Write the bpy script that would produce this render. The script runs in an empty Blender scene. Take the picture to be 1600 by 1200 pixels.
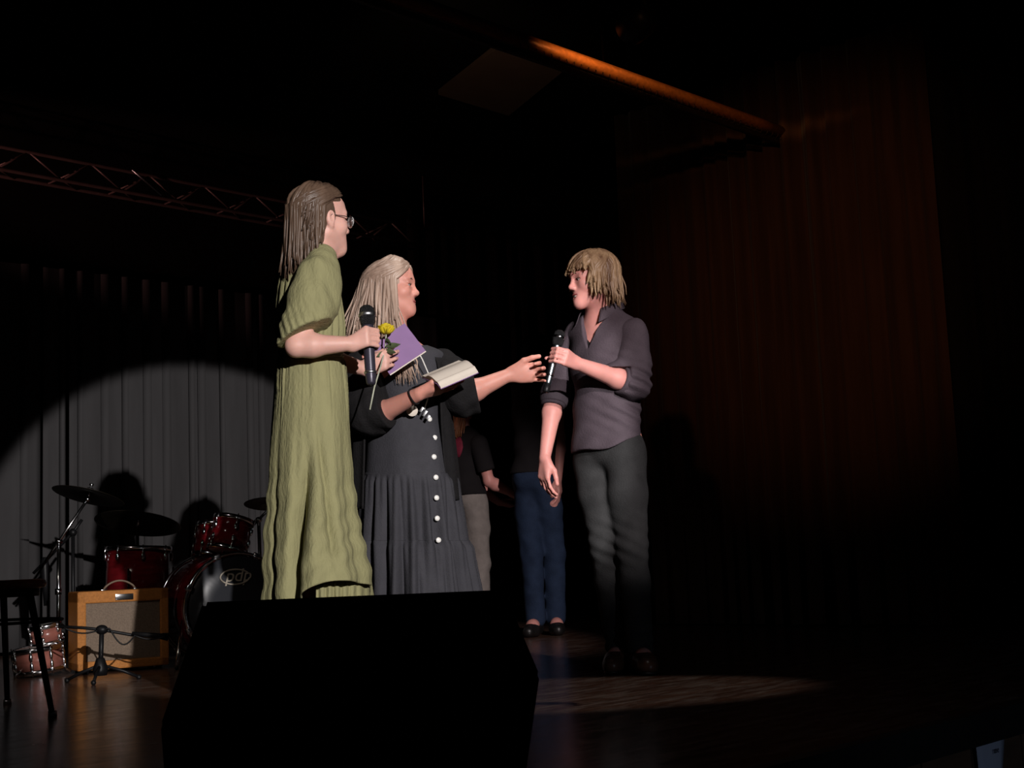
import bpy, bmesh, math, random
import numpy as np
from mathutils import Vector, Matrix
random.seed(7)
RS = np.random.RandomState(11)
SC = bpy.context.scene
COL = SC.collection

# ------------------------------------------------------------------ camera, world, exposure
CAM_H, FPX = 0.52, 2100.0
PITCH, ROLL = math.atan(267 / 2100.0), math.radians(-2.4)
cam_d = bpy.data.cameras.new('camera')
cam_d.sensor_width = 36.0
cam_d.lens = FPX / 1600.0 * 36.0
cam_d.clip_start = 0.05
cam = bpy.data.objects.new('camera', cam_d)
COL.objects.link(cam)
MC = Matrix.Rotation(math.pi / 2 + PITCH, 3, 'X') @ Matrix.Rotation(ROLL, 3, 'Z')
cam.matrix_world = Matrix.Translation((0, 0, CAM_H)) @ MC.to_4x4()
SC.camera = cam
SC.view_settings.view_transform = 'Standard'
SC.view_settings.look = 'None'
SC.view_settings.exposure = 0.0
SC.view_settings.gamma = 1.0
SC.view_settings.use_curve_mapping = False
wd = bpy.data.worlds.new('world')
SC.world = wd
wd.use_nodes = True
wd.node_tree.nodes['Background'].inputs[0].default_value = (0.9, 0.95, 1.0, 1)
wd.node_tree.nodes['Background'].inputs[1].default_value = 0.0018


def spot(name, loc, aim, power, half_deg, blend, color, radius=0.04, scale=None):
    d = bpy.data.lights.new(name, 'SPOT')
    d.energy = power
    d.spot_size = math.radians(half_deg * 2)
    d.spot_blend = blend
    d.color = color
    d.shadow_soft_size = radius
    o = bpy.data.objects.new(name, d)
    o.location = loc
    o.rotation_euler = (Vector(aim) - Vector(loc)).to_track_quat('-Z', 'Y').to_euler()
    if scale:
        o.scale = scale
    COL.objects.link(o)
    return o


def aim_rot(loc, aim, xdir):
    z = (Vector(loc) - Vector(aim)).normalized()
    x = Vector(xdir)
    x = (x - z * x.dot(z)).normalized()
    return Matrix((x, z.cross(x), z)).transposed().to_euler()


# follow spot on the two hosts, its pool landing on the backdrop behind them
spot('follow_spot_hosts', (2.68, -3.4, 2.68), (-2.24, 9.9, 0.28), 3400, 7.10, 0.10, (1.0, 0.95, 0.93))
# second follow spot on the man, its lower edge at his shins
spot('follow_spot_guest', (3.9, -3.4, 4.1), (0.44, 5.9, 1.24), 3000, 5.0, 0.5, (1.0, 0.88, 0.87))
# warm wash on the side curtain
spot('curtain_wash', (-1.5, -3.4, 3.0), (1.94, 8.2, 2.15), 500, 7.8, 1.0, (1.0, 0.50, 0.26), 0.1)
# narrow overhead lamp on the deck in front of the man
dk = spot('deck_wash', (0.0, 5.12, 3.60), (0.0, 5.12, 0.0), 105, 18.0, 0.35, (1.0, 0.95, 0.90), 0.03)
dk.rotation_euler = (0, 0, 0)
dk.scale = (1.0, 0.58, 1.0)
# dim reddish wash along the truss from the left wing
tw = spot('truss_wash', (-4.6, 5.2, 2.0), (-2.2, 10.0, 3.26), 160, 36.0, 0.6, (1.0, 0.50, 0.45), 0.05)
tw.rotation_euler = aim_rot((-4.6, 5.2, 2.0), (-2.2, 10.0, 3.22), (0.695, 0.719, 0))
tw.scale = (1.0, 0.22, 1.0)
# added dim warm fill on the drum kit, out of frame at upper left
spot('drum_fill', (-3.3, 3.3, 3.3), (-1.9, 6.7, 0.4), 56, 17.0, 0.7, (1.0, 0.86, 0.74), 0.05)
# unseen bluish fill light added to bring up the stage skirt and its notice
spot('skirt_fill', (3.6, -1.2, 1.4), (1.75, 4.2, -0.25), 55, 16.0, 0.7, (0.70, 0.82, 1.0), 0.05)
# weak warm fill light, added to lift the brown ceiling panel
spot('panel_fill', (-0.25, 6.6, 3.0), (-0.25, 8.4, 3.64), 7, 34.0, 0.8, (1.0, 0.75, 0.55), 0.05)


def P(px, py, Y):
    r = MC @ Vector(((px - 800) / FPX, -(py - 600) / FPX, -1.0))
    t = Y / r.y
    return Vector((r.x * t, Y, CAM_H + r.z * t))


def G(px, Y, z=0.0):
    a, b = P(px, 600, Y), P(px, 1000, Y)
    return a + (b - a) * ((z - a.z) / (b.z - a.z))


# stage axes: U runs along the front edge, V runs upstage
ANG = math.radians(46.0)
UX, VX = Vector((math.cos(ANG), math.sin(ANG), 0)), Vector((-math.sin(ANG), math.cos(ANG), 0))


def S(u, v, z=0.0):
    return UX * u + VX * v + Vector((0, 0, z))


# ------------------------------------------------------------------ materials
MATS = {}


def mat(name, col, rough=0.6, metal=0.0, noise=0.0, nscale=8.0, stretch=(1, 1, 1), bump=0.0, bscale=None, col2=None,
        spec=0.5, sheen=0.0, sss=0.0, trans=0.0, emit=None, ior=1.45):
    if name in MATS:
        return MATS[name]
    m = bpy.data.materials.new(name)
    m.use_nodes = True
    nt = m.node_tree
    b = nt.nodes['Principled BSDF']
    b.inputs['Base Color'].default_value = (*col, 1)
    b.inputs['Roughness'].default_value = rough
    b.inputs['Metallic'].default_value = metal
    b.inputs['Specular IOR Level'].default_value = spec
    b.inputs['IOR'].default_value = ior
    if sheen:
        b.inputs['Sheen Weight'].default_value = sheen
    if sss:
        b.inputs['Subsurface Weight'].default_value = sss
        b.inputs['Subsurface Radius'].default_value = (0.012, 0.004, 0.002)
        b.inputs['Subsurface Scale'].default_value = 0.6
    if trans:
        b.inputs['Transmission Weight'].default_value = trans
    if noise or bump or col2:
        tc = nt.nodes.new('ShaderNodeTexCoord')
        mp = nt.nodes.new('ShaderNodeMapping')
        mp.inputs['Scale'].default_value = stretch
        nt.links.new(tc.outputs['Object'], mp.inputs[0])
        nz = nt.nodes.new('ShaderNodeTexNoise')
        nz.inputs['Scale'].default_value = nscale
        nz.inputs['Detail'].default_value = 5
        nt.links.new(mp.outputs[0], nz.inputs['Vector'])
        if noise or col2:
            c2 = col2 or tuple(max(0, c * (1 - noise)) for c in col)
            rp = nt.nodes.new('ShaderNodeValToRGB')
            rp.color_ramp.elements[0].position = 0.35
            rp.color_ramp.elements[1].position = 0.65
            rp.color_ramp.elements[0].color = (*c2, 1)
            rp.color_ramp.elements[1].color = (*col, 1)
            nt.links.new(nz.outputs['Fac'], rp.inputs[0])
            nt.links.new(rp.outputs[0], b.inputs['Base Color'])
        if bump:
            n2 = nt.nodes.new('ShaderNodeTexNoise')
            n2.inputs['Scale'].default_value = bscale or nscale * 4
            n2.inputs['Detail'].default_value = 3
            nt.links.new(mp.outputs[0], n2.inputs['Vector'])
            bp = nt.nodes.new('ShaderNodeBump')
            bp.inputs['Strength'].default_value = bump
            bp.inputs['Distance'].default_value = 0.01
            nt.links.new(n2.outputs['Fac'], bp.inputs['Height'])
            nt.links.new(bp.outputs[0], b.inputs['Normal'])
    MATS[name] = m
    return m


SKIN_F = mat('skin_fair', (0.72, 0.40, 0.33), 0.5, noise=0.12, nscale=14, sss=0.15)
SKIN_B = mat('skin_rosy', (0.74, 0.33, 0.26), 0.5, noise=0.12, nscale=14, sss=0.15)
SKIN_M = mat('skin_ruddy', (0.70, 0.31, 0.27), 0.5, noise=0.14, nscale=14, sss=0.15)
GREEN = mat('olive_linen', (0.27, 0.255, 0.125), 0.9, noise=0.10, nscale=30, stretch=(1, 1, 0.35), bump=0.4, bscale=120)
CHAR = mat('charcoal_crepe', (0.045, 0.044, 0.052), 0.85, noise=0.12, nscale=25, bump=0.25, bscale=160, spec=0.3)
BLACKF = mat('black_knit', (0.012, 0.011, 0.012), 0.9, noise=0.2, nscale=40, bump=0.3, bscale=140, spec=0.25)
SHIRT = mat('plum_grey_cotton', (0.078, 0.060, 0.074), 0.8, noise=0.10, nscale=24, bump=0.25, bscale=150, spec=0.3)
DENIMB = mat('black_denim', (0.035, 0.036, 0.037), 0.85, noise=0.25, nscale=16, bump=0.3, bscale=180, spec=0.25)
DENIM = mat('blue_denim', (0.020, 0.034, 0.070), 0.85, noise=0.25, nscale=14, bump=0.3, bscale=170, spec=0.2)
GREYP = mat('grey_twill', (0.26, 0.23, 0.21), 0.9, noise=0.2, nscale=16, bump=0.2, spec=0.2)
TEE = mat('black_tee', (0.014, 0.012, 0.013), 0.9, noise=0.1, nscale=20, spec=0.2)
HAIRG = mat('brown_hair', (0.125, 0.078, 0.052), 0.42, noise=0.45, nscale=26, stretch=(1, 1, 0.10), col2=(0.075, 0.045, 0.03))
HAIRB = mat('blonde_hair', (0.52, 0.38, 0.30), 0.4, noise=0.4, nscale=26, stretch=(1, 1, 0.10), col2=(0.30, 0.20, 0.15))
HAIRM = mat('sandy_hair', (0.42, 0.28, 0.16), 0.45, noise=0.5, nscale=26, stretch=(1, 1, 0.12), col2=(0.16, 0.09, 0.05))
HAIRR = mat('ginger_hair', (0.32, 0.12, 0.05), 0.45, noise=0.5, nscale=26, stretch=(1, 1, 0.1))
HAIRD = mat('dark_hair', (0.012, 0.009, 0.008), 0.5, noise=0.3, nscale=20)
LIP = mat('lip', (0.45, 0.13, 0.12), 0.4, noise=0.1)
LIPM = mat('lip_dark', (0.22, 0.05, 0.05), 0.5, noise=0.1)
TOOTH = mat('tooth', (0.75, 0.66, 0.58), 0.3, noise=0.03)
EYEW = mat('eye_white', (0.34, 0.28, 0.26), 0.2, noise=0.03)
IRIS = mat('iris', (0.02, 0.014, 0.01), 0.15, noise=0.2)
BROW = mat('brow_hair', (0.12, 0.06, 0.035), 0.7, noise=0.3, nscale=60)
CHROME = mat('chrome', (0.72, 0.72, 0.74), 0.16, 1.0, noise=0.05, nscale=6)
STEEL = mat('brushed_steel', (0.5, 0.5, 0.52), 0.35, 1.0, noise=0.1, nscale=20)
BLKMET = mat('black_metal', (0.007, 0.007, 0.008), 0.45, 0.0, noise=0.2, nscale=12, spec=0.3)
MICBODY = mat('mic_body', (0.045, 0.040, 0.058), 0.35, 0.3, noise=0.1)
MICGRILL = mat('mic_grille', (0.03, 0.03, 0.032), 0.45, 0.6, noise=0.3, nscale=250, bump=0.8, bscale=400)
SILVER = mat('mic_silver', (0.6, 0.68, 0.75), 0.25, 1.0, noise=0.05)
REDSH = mat('red_lacquer', (0.16, 0.008, 0.012), 0.12, noise=0.4, nscale=9, stretch=(1, 1, 4), spec=0.6)
PINKSH = mat('rose_wood_shell', (0.36, 0.13, 0.10), 0.25, noise=0.3, nscale=9, stretch=(1, 1, 4))
HEADBLK = mat('drum_head_black', (0.022, 0.024, 0.03), 0.35, noise=0.1, nscale=4)
HEADWHT = mat('drum_head_white', (0.5, 0.48, 0.45), 0.5, noise=0.1, nscale=4)
LOGO = mat('logo_cream', (0.45, 0.40, 0.33), 0.5, noise=0.03)
BRONZE = mat('cymbal_bronze', (0.035, 0.028, 0.02), 0.5, 0.75, noise=0.3, nscale=30)
TWEED = mat('amp_tweed', (0.54, 0.205, 0.04), 0.65, noise=0.22, nscale=90, bump=0.3, bscale=240)
GRILLE = mat('amp_grille_cloth', (0.25, 0.185, 0.135), 0.85, noise=0.3, nscale=160, bump=0.3, bscale=300)
LEATHER = mat('handle_leather', (0.24, 0.17, 0.12), 0.5, noise=0.3, nscale=20)
STOOLW = mat('stool_seat_wood', (0.30, 0.075, 0.02), 0.35, noise=0.3, nscale=6, stretch=(1, 6, 1))
MONB = mat('speaker_black', (0.0035, 0.0035, 0.0035), 0.9, noise=0.2, nscale=40, bump=0.2, bscale=200, spec=0.1)
PURPLE = mat('purple_card', (0.24, 0.125, 0.30), 0.6, noise=0.08, nscale=20)
PAPER = mat('page_paper', (0.72, 0.64, 0.55), 0.7, noise=0.04, nscale=30)
YELLOW = mat('rose_yellow', (0.72, 0.55, 0.02), 0.6, noise=0.2, nscale=50)
LEAFG = mat('rose_leaf', (0.10, 0.13, 0.06), 0.6, noise=0.3, nscale=40)
STEMG = mat('rose_stem', (0.45, 0.46, 0.36), 0.5, noise=0.2, nscale=40)
BTN = mat('pearl_button', (0.8, 0.78, 0.74), 0.25, noise=0.05)
BACKD = mat('grey_backdrop_cloth', (0.072, 0.069, 0.071), 0.9, noise=0.10, nscale=5, stretch=(3, 3, 0.4), spec=0.1)
CURT = mat('brown_velour', (0.085, 0.040, 0.024), 0.95, noise=0.25, nscale=5, stretch=(4, 4, 0.3), spec=0.1, sheen=0.1)
CURTK = mat('black_velour', (0.012, 0.009, 0.008), 0.95, noise=0.3, nscale=6, stretch=(4, 4, 0.3), spec=0.05)
CEILM = mat('ceiling_black', (0.008, 0.007, 0.006), 0.95, noise=0.3, nscale=2, spec=0.05)
TILEM = mat('ceiling_panel_brown', (0.20, 0.125, 0.085), 0.9, noise=0.1, nscale=6, spec=0.1)
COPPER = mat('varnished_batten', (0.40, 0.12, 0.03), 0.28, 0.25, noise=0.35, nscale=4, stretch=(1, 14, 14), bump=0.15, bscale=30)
DARKW = mat('dark_timber', (0.035, 0.014, 0.008), 0.6, noise=0.3, nscale=5)
TRUSSM = mat('truss_alloy', (0.20, 0.125, 0.115), 0.45, 0.5, noise=0.2, nscale=10)
SKIRT = mat('skirt_panel_wood', (0.10, 0.060, 0.038), 0.6, noise=0.3, nscale=4, stretch=(1, 1, 5))
EDGE = mat('stage_edge_black', (0.010, 0.010, 0.010), 0.6, noise=0.4, nscale=9)
SHEET = mat('notice_sheet', (0.42, 0.47, 0.62), 0.8, noise=0.05)
INK = mat('ink', (0.02, 0.02, 0.04), 0.8, noise=0.1)
SHOE = mat('brown_shoe_leather', (0.12, 0.055, 0.035), 0.3, noise=0.3, nscale=20)
SHOEB = mat('black_shoe_leather', (0.012, 0.011, 0.011), 0.4, noise=0.2, nscale=20)
GLASS = mat('spectacle_lens', (0.9, 0.9, 0.9), 0.05, trans=0.55, spec=0.9)
HALLF = mat('hall_floor', (0.02, 0.017, 0.015), 0.7, noise=0.3, nscale=3)
PINKPR = mat('magenta_print', (0.20, 0.012, 0.035), 0.8, noise=0.3, nscale=30)


def floor_material():
    m = bpy.data.materials.new('varnished_deck_boards')
    m.use_nodes = True
    nt = m.node_tree
    b = nt.nodes['Principled BSDF']
    tc = nt.nodes.new('ShaderNodeTexCoord')
    br = nt.nodes.new('ShaderNodeTexBrick')
    br.inputs['Scale'].default_value = 1.0
    br.inputs['Brick Width'].default_value = 2.6
    br.inputs['Row Height'].default_value = 0.085
    br.inputs['Mortar Size'].default_value = 0.0022
    br.inputs['Color1'].default_value = (0.105, 0.048, 0.030, 1)
    br.inputs['Color2'].default_value = (0.070, 0.031, 0.020, 1)
    br.inputs['Mortar'].default_value = (0.018, 0.010, 0.008, 1)
    nt.links.new(tc.outputs['Object'], br.inputs['Vector'])
    # scuffed, greyed varnish worn by feet
    nz = nt.nodes.new('ShaderNodeTexNoise')
    mp = nt.nodes.new('ShaderNodeMapping')
    mp.inputs['Scale'].default_value = (2.2, 9.0, 1)
    nt.links.new(tc.outputs['Object'], mp.inputs[0])
    nt.links.new(mp.outputs[0], nz.inputs['Vector'])
    nz.inputs['Scale'].default_value = 2.2
    nz.inputs['Detail'].default_value = 8
    nz.inputs['Roughness'].default_value = 0.7
    rp = nt.nodes.new('ShaderNodeValToRGB')
    rp.color_ramp.elements[0].position = 0.45
    rp.color_ramp.elements[1].position = 0.72
    nt.links.new(nz.outputs['Fac'], rp.inputs[0])
    mx = nt.nodes.new('ShaderNodeMixRGB')
    mx.inputs['Color2'].default_value = (0.20, 0.155, 0.13, 1)
    nt.links.new(rp.outputs[0], mx.inputs['Fac'])
    nt.links.new(br.outputs['Color'], mx.inputs['Color1'])
    nt.links.new(mx.outputs[0], b.inputs['Base Color'])
    mr = nt.nodes.new('ShaderNodeMapRange')
    mr.inputs['To Min'].default_value = 0.09
    mr.inputs['To Max'].default_value = 0.36
    nt.links.new(nz.outputs['Fac'], mr.inputs['Value'])
    nt.links.new(mr.outputs[0], b.inputs['Roughness'])
    bp = nt.nodes.new('ShaderNodeBump')
    bp.inputs['Strength'].default_value = 0.25
    bp.inputs['Distance'].default_value = 0.002
    nt.links.new(br.outputs['Fac'], bp.inputs['Height'])
    bp.invert = True
    nt.links.new(bp.outputs[0], b.inputs['Normal'])
    return m


DECK = floor_material()

# ------------------------------------------------------------------ mesh helpers


class MB:
    """collects verts and faces"""

    def __init__(self):
        self.v, self.f = [], []

    def add(self, verts, faces):
        o = len(self.v)
        self.v.extend([tuple(map(float, p)) for p in verts])
        self.f.extend([tuple(i + o for i in q) for q in faces])
        return self

    def box(self, c, size, rot=None, taper=1.0, bev=0.0):
        sx, sy, sz = [s / 2 for s in size]
        R = rot or Matrix.Identity(3)
        if bev > 0:
            b = min(bev, sx * 0.9, sy * 0.9, sz * 0.9)
            bm = bmesh.new()
            bmesh.ops.create_cube(bm, size=1.0)
            for v in bm.verts:
                v.co = Vector((v.co.x * 2 * sx, v.co.y * 2 * sy, v.co.z * 2 * sz))
            bmesh.ops.bevel(bm, geom=bm.edges[:], offset=b, segments=2, affect='EDGES', profile=0.6)
            bm.verts.index_update()
            vs = [R @ v.co + Vector(c) for v in bm.verts]
            fs = [[v.index for v in f.verts] for f in bm.faces]
            bm.free()
            return self.add(vs, fs)
        vs = []
        for z in (-1, 1):
            t = taper if z > 0 else 1.0
            for x, y in ((-1, -1), (1, -1), (1, 1), (-1, 1)):
                vs.append(R @ Vector((x * sx * t, y * sy * t, z * sz)) + Vector(c))
        return self.add(vs, [(3, 2, 1, 0), (4, 5, 6, 7), (0, 1, 5, 4), (1, 2, 6, 5), (2, 3, 7, 6), (3, 0, 4, 7)])

    def tube(self, pts, rad, n=10, cap=True, flat=1.0, up=None):
        pts = [Vector(p) for p in pts]
        m = len(pts)
        if not hasattr(rad, '__len__'):
            rad = [rad] * m
        vs, fs = [], []
        t0 = (pts[1] - pts[0]).normalized()
        ref = Vector(up) if up is not None else (Vector((0, 0, 1)) if abs(t0.z) < 0.9 else Vector((1, 0, 0)))
        nrm = (ref - t0 * ref.dot(t0)).normalized()
        for i in range(m):
            t = (pts[min(i + 1, m - 1)] - pts[max(i - 1, 0)]).normalized()
            nrm = (nrm - t * nrm.dot(t)).normalized()
            bi = t.cross(nrm)
            for k in range(n):
                a = 2 * math.pi * k / n
                vs.append(pts[i] + nrm * math.cos(a) * rad[i] * flat + bi * math.sin(a) * rad[i])
        for i in range(m - 1):
            for k in range(n):
                k2 = (k + 1) % n
                fs.append((i * n + k, i * n + k2, (i + 1) * n + k2, (i + 1) * n + k))
        if cap:
            fs.append(tuple(range(n - 1, -1, -1)))
            fs.append(tuple((m - 1) * n + k for k in range(n)))
        return self.add(vs, fs)

    def lathe(self, prof, n=32, origin=(0, 0, 0), rot=None, cap=False):
        R = rot or Matrix.Identity(3)
        o = Vector(origin)
        vs, fs = [], []
        m = len(prof)
        for r, z in prof:
            for k in range(n):
                a = 2 * math.pi * k / n
                vs.append(R @ Vector((r * math.cos(a), r * math.sin(a), z)) + o)
        for i in range(m - 1):
            for k in range(n):
                k2 = (k + 1) % n
                fs.append((i * n + k, i * n + k2, (i + 1) * n + k2, (i + 1) * n + k))
        if cap:
            fs.append(tuple(range(n - 1, -1, -1)))
            fs.append(tuple((m - 1) * n + k for k in range(n)))
        return self.add(vs, fs)

    def sphere(self, c, r, n=12, m=8, sc=(1, 1, 1), rot=None):
        R = rot or Matrix.Identity(3)
        prof = []
        vs, fs = [], []
        for i in range(m + 1):
            th = math.pi * i / m
            for k in range(n):
                a = 2 * math.pi * k / n
                vs.append(R @ Vector((r * sc[0] * math.sin(th) * math.cos(a), r * sc[1] * math.sin(th) * math.sin(a),
                                      r * sc[2] * math.cos(th))) + Vector(c))
        for i in range(m):
            for k in range(n):
                k2 = (k + 1) % n
                fs.append((i * n + k, (i + 1) * n + k, (i + 1) * n + k2, i * n + k2))
        return self.add(vs, fs)

    def grid(self, rows, closed=False, thick=0.0):
        """rows: list of lists of points"""
        m, n = len(rows), len(rows[0])
        vs = [p for r in rows for p in r]
        fs = []
        for i in range(m - 1):
            for k in range(n if closed else n - 1):
                k2 = (k + 1) % n
                fs.append((i * n + k, i * n + k2, (i + 1) * n + k2, (i + 1) * n + k))
        return self.add(vs, fs)

    def build(self, name, material, parent=None, smooth=True, solid=0.0, auto=None):
        me = bpy.data.meshes.new(name)
        me.from_pydata(self.v, [], self.f)
        me.update()
        if smooth:
            me.polygons.foreach_set('use_smooth', [True] * len(me.polygons))
        if auto is not None:
            try:
                me.set_sharp_from_angle(angle=math.radians(auto))
            except Exception:
                pass
        me.materials.append(material)
        o = bpy.data.objects.new(name, me)
        COL.objects.link(o)
        if parent is not None:
            o.parent = parent
            o.matrix_parent_inverse = parent.matrix_world.inverted()
        if solid:
            md = o.modifiers.new('solid', 'SOLIDIFY')
            md.thickness = solid
            md.offset = 0
        return o


def tag(o, label, cat, group=None):
    o['label'] = label
    o['category'] = cat
    if group:
        o['group'] = group
    return o


def struct(o):
    o['kind'] = 'structure'
    return o


def thing(name, loc, label, cat, group=None, rz=0.0):
    o = bpy.data.objects.new(name, None)
    COL.objects.link(o)
    o.location = loc
    o.rotation_euler = (0, 0, rz)
    o.matrix_world = Matrix.Translation(Vector(loc)) @ Matrix.Rotation(rz, 4, 'Z')
    return tag(o, label, cat, group)


def local(part, parent):
    """part was built in the parent's own coordinates"""
    part.parent = parent
    part.matrix_parent_inverse = Matrix.Identity(4)
    return part


def text_mesh(name, body, size, M, material, parent=None, extrude=0.0005, shear=0.0):
    cu = bpy.data.curves.new(name, 'FONT')
    cu.body = body
    cu.size = size
    cu.align_x = 'CENTER'
    cu.align_y = 'CENTER'
    cu.extrude = extrude
    cu.shear = shear
    tmp = bpy.data.objects.new(name + '_tmp', cu)
    COL.objects.link(tmp)
    dg = bpy.context.evaluated_depsgraph_get()
    me = bpy.data.meshes.new_from_object(tmp.evaluated_get(dg))
    bpy.data.objects.remove(tmp)
    me.transform(M)
    me.materials.clear()
    me.materials.append(material)
    o = bpy.data.objects.new(name, me)
    COL.objects.link(o)
    if parent is not None:
        o.parent = parent
        o.matrix_parent_inverse = parent.matrix_world.inverted()
    return o


def align(axis_z, axis_x=None):
    z = Vector(axis_z).normalized()
    x = Vector(axis_x) if axis_x is not None else (Vector((1, 0, 0)) if abs(z.x) < 0.9 else Vector((0, 1, 0)))
    x = (x - z * x.dot(z)).normalized()
    y = z.cross(x)
    return Matrix((x, y, z)).transposed()


def lerp(a, b, t):
    return a + (b - a) * t


def smooth_rows(keys, n):
    """Catmull-Rom through key rows (lists of floats)"""
    K = np.array(keys, float)
    m = len(K)
    out = []
    for i in range(n):
        t = i / (n - 1) * (m - 1)
        j = min(int(t), m - 2)
        f = t - j
        p0, p1, p2, p3 = K[max(j - 1, 0)], K[j], K[j + 1], K[min(j + 2, m - 1)]
        out.append(0.5 * ((2 * p1) + (-p0 + p2) * f + (2 * p0 - 5 * p1 + 4 * p2 - p3) * f * f + (-p0 + 3 * p1 - 3 * p2 + p3) * f ** 3))
    return out


# ------------------------------------------------------------------ distance-field modeller for bodies and cloth


class Field:
    def __init__(self):
        self.ops = []
        self.cuts = []
        self.disp = None
        self.lo = np.array([1e9] * 3)
        self.hi = -self.lo

    def _bb(self, pts, r):
        for p in pts:
            p = np.array(p, float)
            self.lo = np.minimum(self.lo, p - r)
            self.hi = np.maximum(self.hi, p + r)

    def cap(self, a, b, ra, rb=None, k=0.02, sub=False):
        a, b = np.array(a, float), np.array(b, float)
        rb = ra if rb is None else rb
        ab = b - a
        L2 = max(float(ab @ ab), 1e-12)

        def fn(p):
            q = p - a
            h = np.clip((q @ ab) / L2, 0, 1)
            return np.sqrt(((q - h[..., None] * ab) ** 2).sum(-1)) - (ra + (rb - ra) * h)
        self.ops.append((fn, k, sub))
        if not sub:
            self._bb((a, b), max(ra, rb))
        return self

    def chain(self, pts, rads, k=0.02):
        for i in range(len(pts) - 1):
            self.cap(pts[i], pts[i + 1], rads[i], rads[i + 1], k)
        return self

    def ell(self, c, r, M=None, k=0.02, sub=False):
        c, r = np.array(c, float), np.array(r, float)
        M = np.eye(3) if M is None else np.array(M, float)   # columns are the axes

        def fn(p):
            q = (p - c) @ M
            k0 = np.sqrt(((q / r) ** 2).sum(-1)) + 1e-9
            k1 = np.sqrt(((q / (r * r)) ** 2).sum(-1)) + 1e-9
            return k0 * (k0 - 1) / k1
        self.ops.append((fn, k, sub))
        if not sub:
            self._bb((c,), r.max())
        return self

    def cut(self, pt, n, k=0.004):
        """removes the side that n points to"""
        pt, n = np.array(pt, float), np.array(n, float)
        n = n / np.linalg.norm(n)
        self.cuts.append((lambda p: (p - pt) @ n, k))
        return self

    def cutfn(self, fn, k=0.004):
        self.cuts.append((fn, k))
        return self

    @staticmethod
    def smin(a, b, k):
        h = np.maximum(k - np.abs(a - b), 0) / k
        return np.minimum(a, b) - h * h * k * 0.25

    def full(self, p):
        d = np.full(p.shape[:-1], 1e3)
        for fn, k, sub in self.ops:
            e = fn(p)
            d = -self.smin(-d, e, k) if sub else self.smin(d, e, k)
        for fn, k in self.cuts:
            d = -self.smin(-d, -fn(p), k)
        return d

    def mesh(self, h=0.004, B=10):
        lo = self.lo - 4 * h
        n = np.ceil((self.hi + 4 * h - lo) / h).astype(int) + 1
        nb = np.ceil(n / B).astype(int)
        n = nb * B
        R = math.sqrt(3) / 2 * B * h
        D = np.ones((nb[0], nb[1], nb[2], B, B, B), np.float32)
        bi = np.stack(np.meshgrid(*[np.arange(x) for x in nb], indexing='ij'), -1).reshape(-1, 3)
        cen = lo + (bi * B + (B - 1) / 2) * h
        dc = self.full(cen)
        act = np.abs(dc) < R * 1.7 + 0.012
        D[bi[:, 0], bi[:, 1], bi[:, 2]] = np.where(dc < 0, -1.0, 1.0)[:, None, None, None]
        ai = bi[act]
        off = np.stack(np.meshgrid(*[np.arange(B)] * 3, indexing='ij'), -1).reshape(-1, 3) * h
        pts = (lo + ai * B * h)[:, None, :] + off[None]
        d = np.full(pts.shape[:-1], 1e3)
        ca = cen[act]
        for fn, k, sub in self.ops:
            sel = np.nonzero(fn(ca) < 2.6 * R + k + 0.02)[0]
            if len(sel) == 0:
                continue
            e = fn(pts[sel])
            d[sel] = -self.smin(-d[sel], e, k) if sub else self.smin(d[sel], e, k)
        if self.disp is not None:
            d = d + self.disp(pts)
        for fn, k in self.cuts:
            d = -self.smin(-d, -fn(pts), k)
        D[ai[:, 0], ai[:, 1], ai[:, 2]] = d.reshape(-1, B, B, B)
        D = D.transpose(0, 3, 1, 4, 2, 5).reshape(n[0], n[1], n[2])
        s = D < 0
        c = None
        al = None
        for dx in (0, 1):
            for dy in (0, 1):
                for dz in (0, 1):
                    w = s[dx:n[0] - 1 + dx, dy:n[1] - 1 + dy, dz:n[2] - 1 + dz]
                    c = w.copy() if c is None else (c | w)
                    al = w.copy() if al is None else (al & w)
        cells = np.argwhere(c & ~al)
        idx = np.full((n[0] - 1, n[1] - 1, n[2] - 1), -1, np.int32)
        idx[cells[:, 0], cells[:, 1], cells[:, 2]] = np.arange(len(cells))
        corner = np.array([(a, b, e) for a in (0, 1) for b in (0, 1) for e in (0, 1)])
        V = np.stack([D[cells[:, 0] + a, cells[:, 1] + b, cells[:, 2] + e] for a, b, e in corner], 1)
        acc = np.zeros((len(cells), 3))
        cnt = np.zeros(len(cells))
        for i in range(8):
            for j in range(i + 1, 8):
                if np.abs(corner[i] - corner[j]).sum() == 1:
                    x = (V[:, i] < 0) != (V[:, j] < 0)
                    t = V[:, i] / np.where(x, V[:, i] - V[:, j], 1)
                    pos = corner[i] + t[:, None] * (corner[j] - corner[i])
                    acc[x] += pos[x]
                    cnt[x] += 1
        verts = lo + (cells + acc / cnt[:, None]) * h
        quads = []
        for ax in range(3):
            o1, o2 = [(1, 2), (2, 0), (0, 1)][ax]
            sl0 = [slice(1, m - 1) for m in n]
            sl1 = [slice(1, m - 1) for m in n]
            sl0[ax] = slice(0, n[ax] - 1)
            sl1[ax] = slice(1, n[ax])
            a0, a1 = s[tuple(sl0)], s[tuple(sl1)]
            e = np.argwhere(a0 != a1)
            if len(e) == 0:
                continue
            add = np.array([1, 1, 1])
            add[ax] = 0
            g = e + add
            neg = s[g[:, 0], g[:, 1], g[:, 2]]
            q = []
            for d1, d2 in ((-1, -1), (0, -1), (0, 0), (-1, 0)):
                k2 = g.copy()
                k2[:, o1] += d1
                k2[:, o2] += d2
                q.append(idx[k2[:, 0], k2[:, 1], k2[:, 2]])
            q = np.stack(q, 1)
            q[~neg] = q[~neg][:, ::-1]
            quads.append(q)
        F = np.concatenate(quads)
        F = F[(F >= 0).all(1)]
        return verts, F


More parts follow.
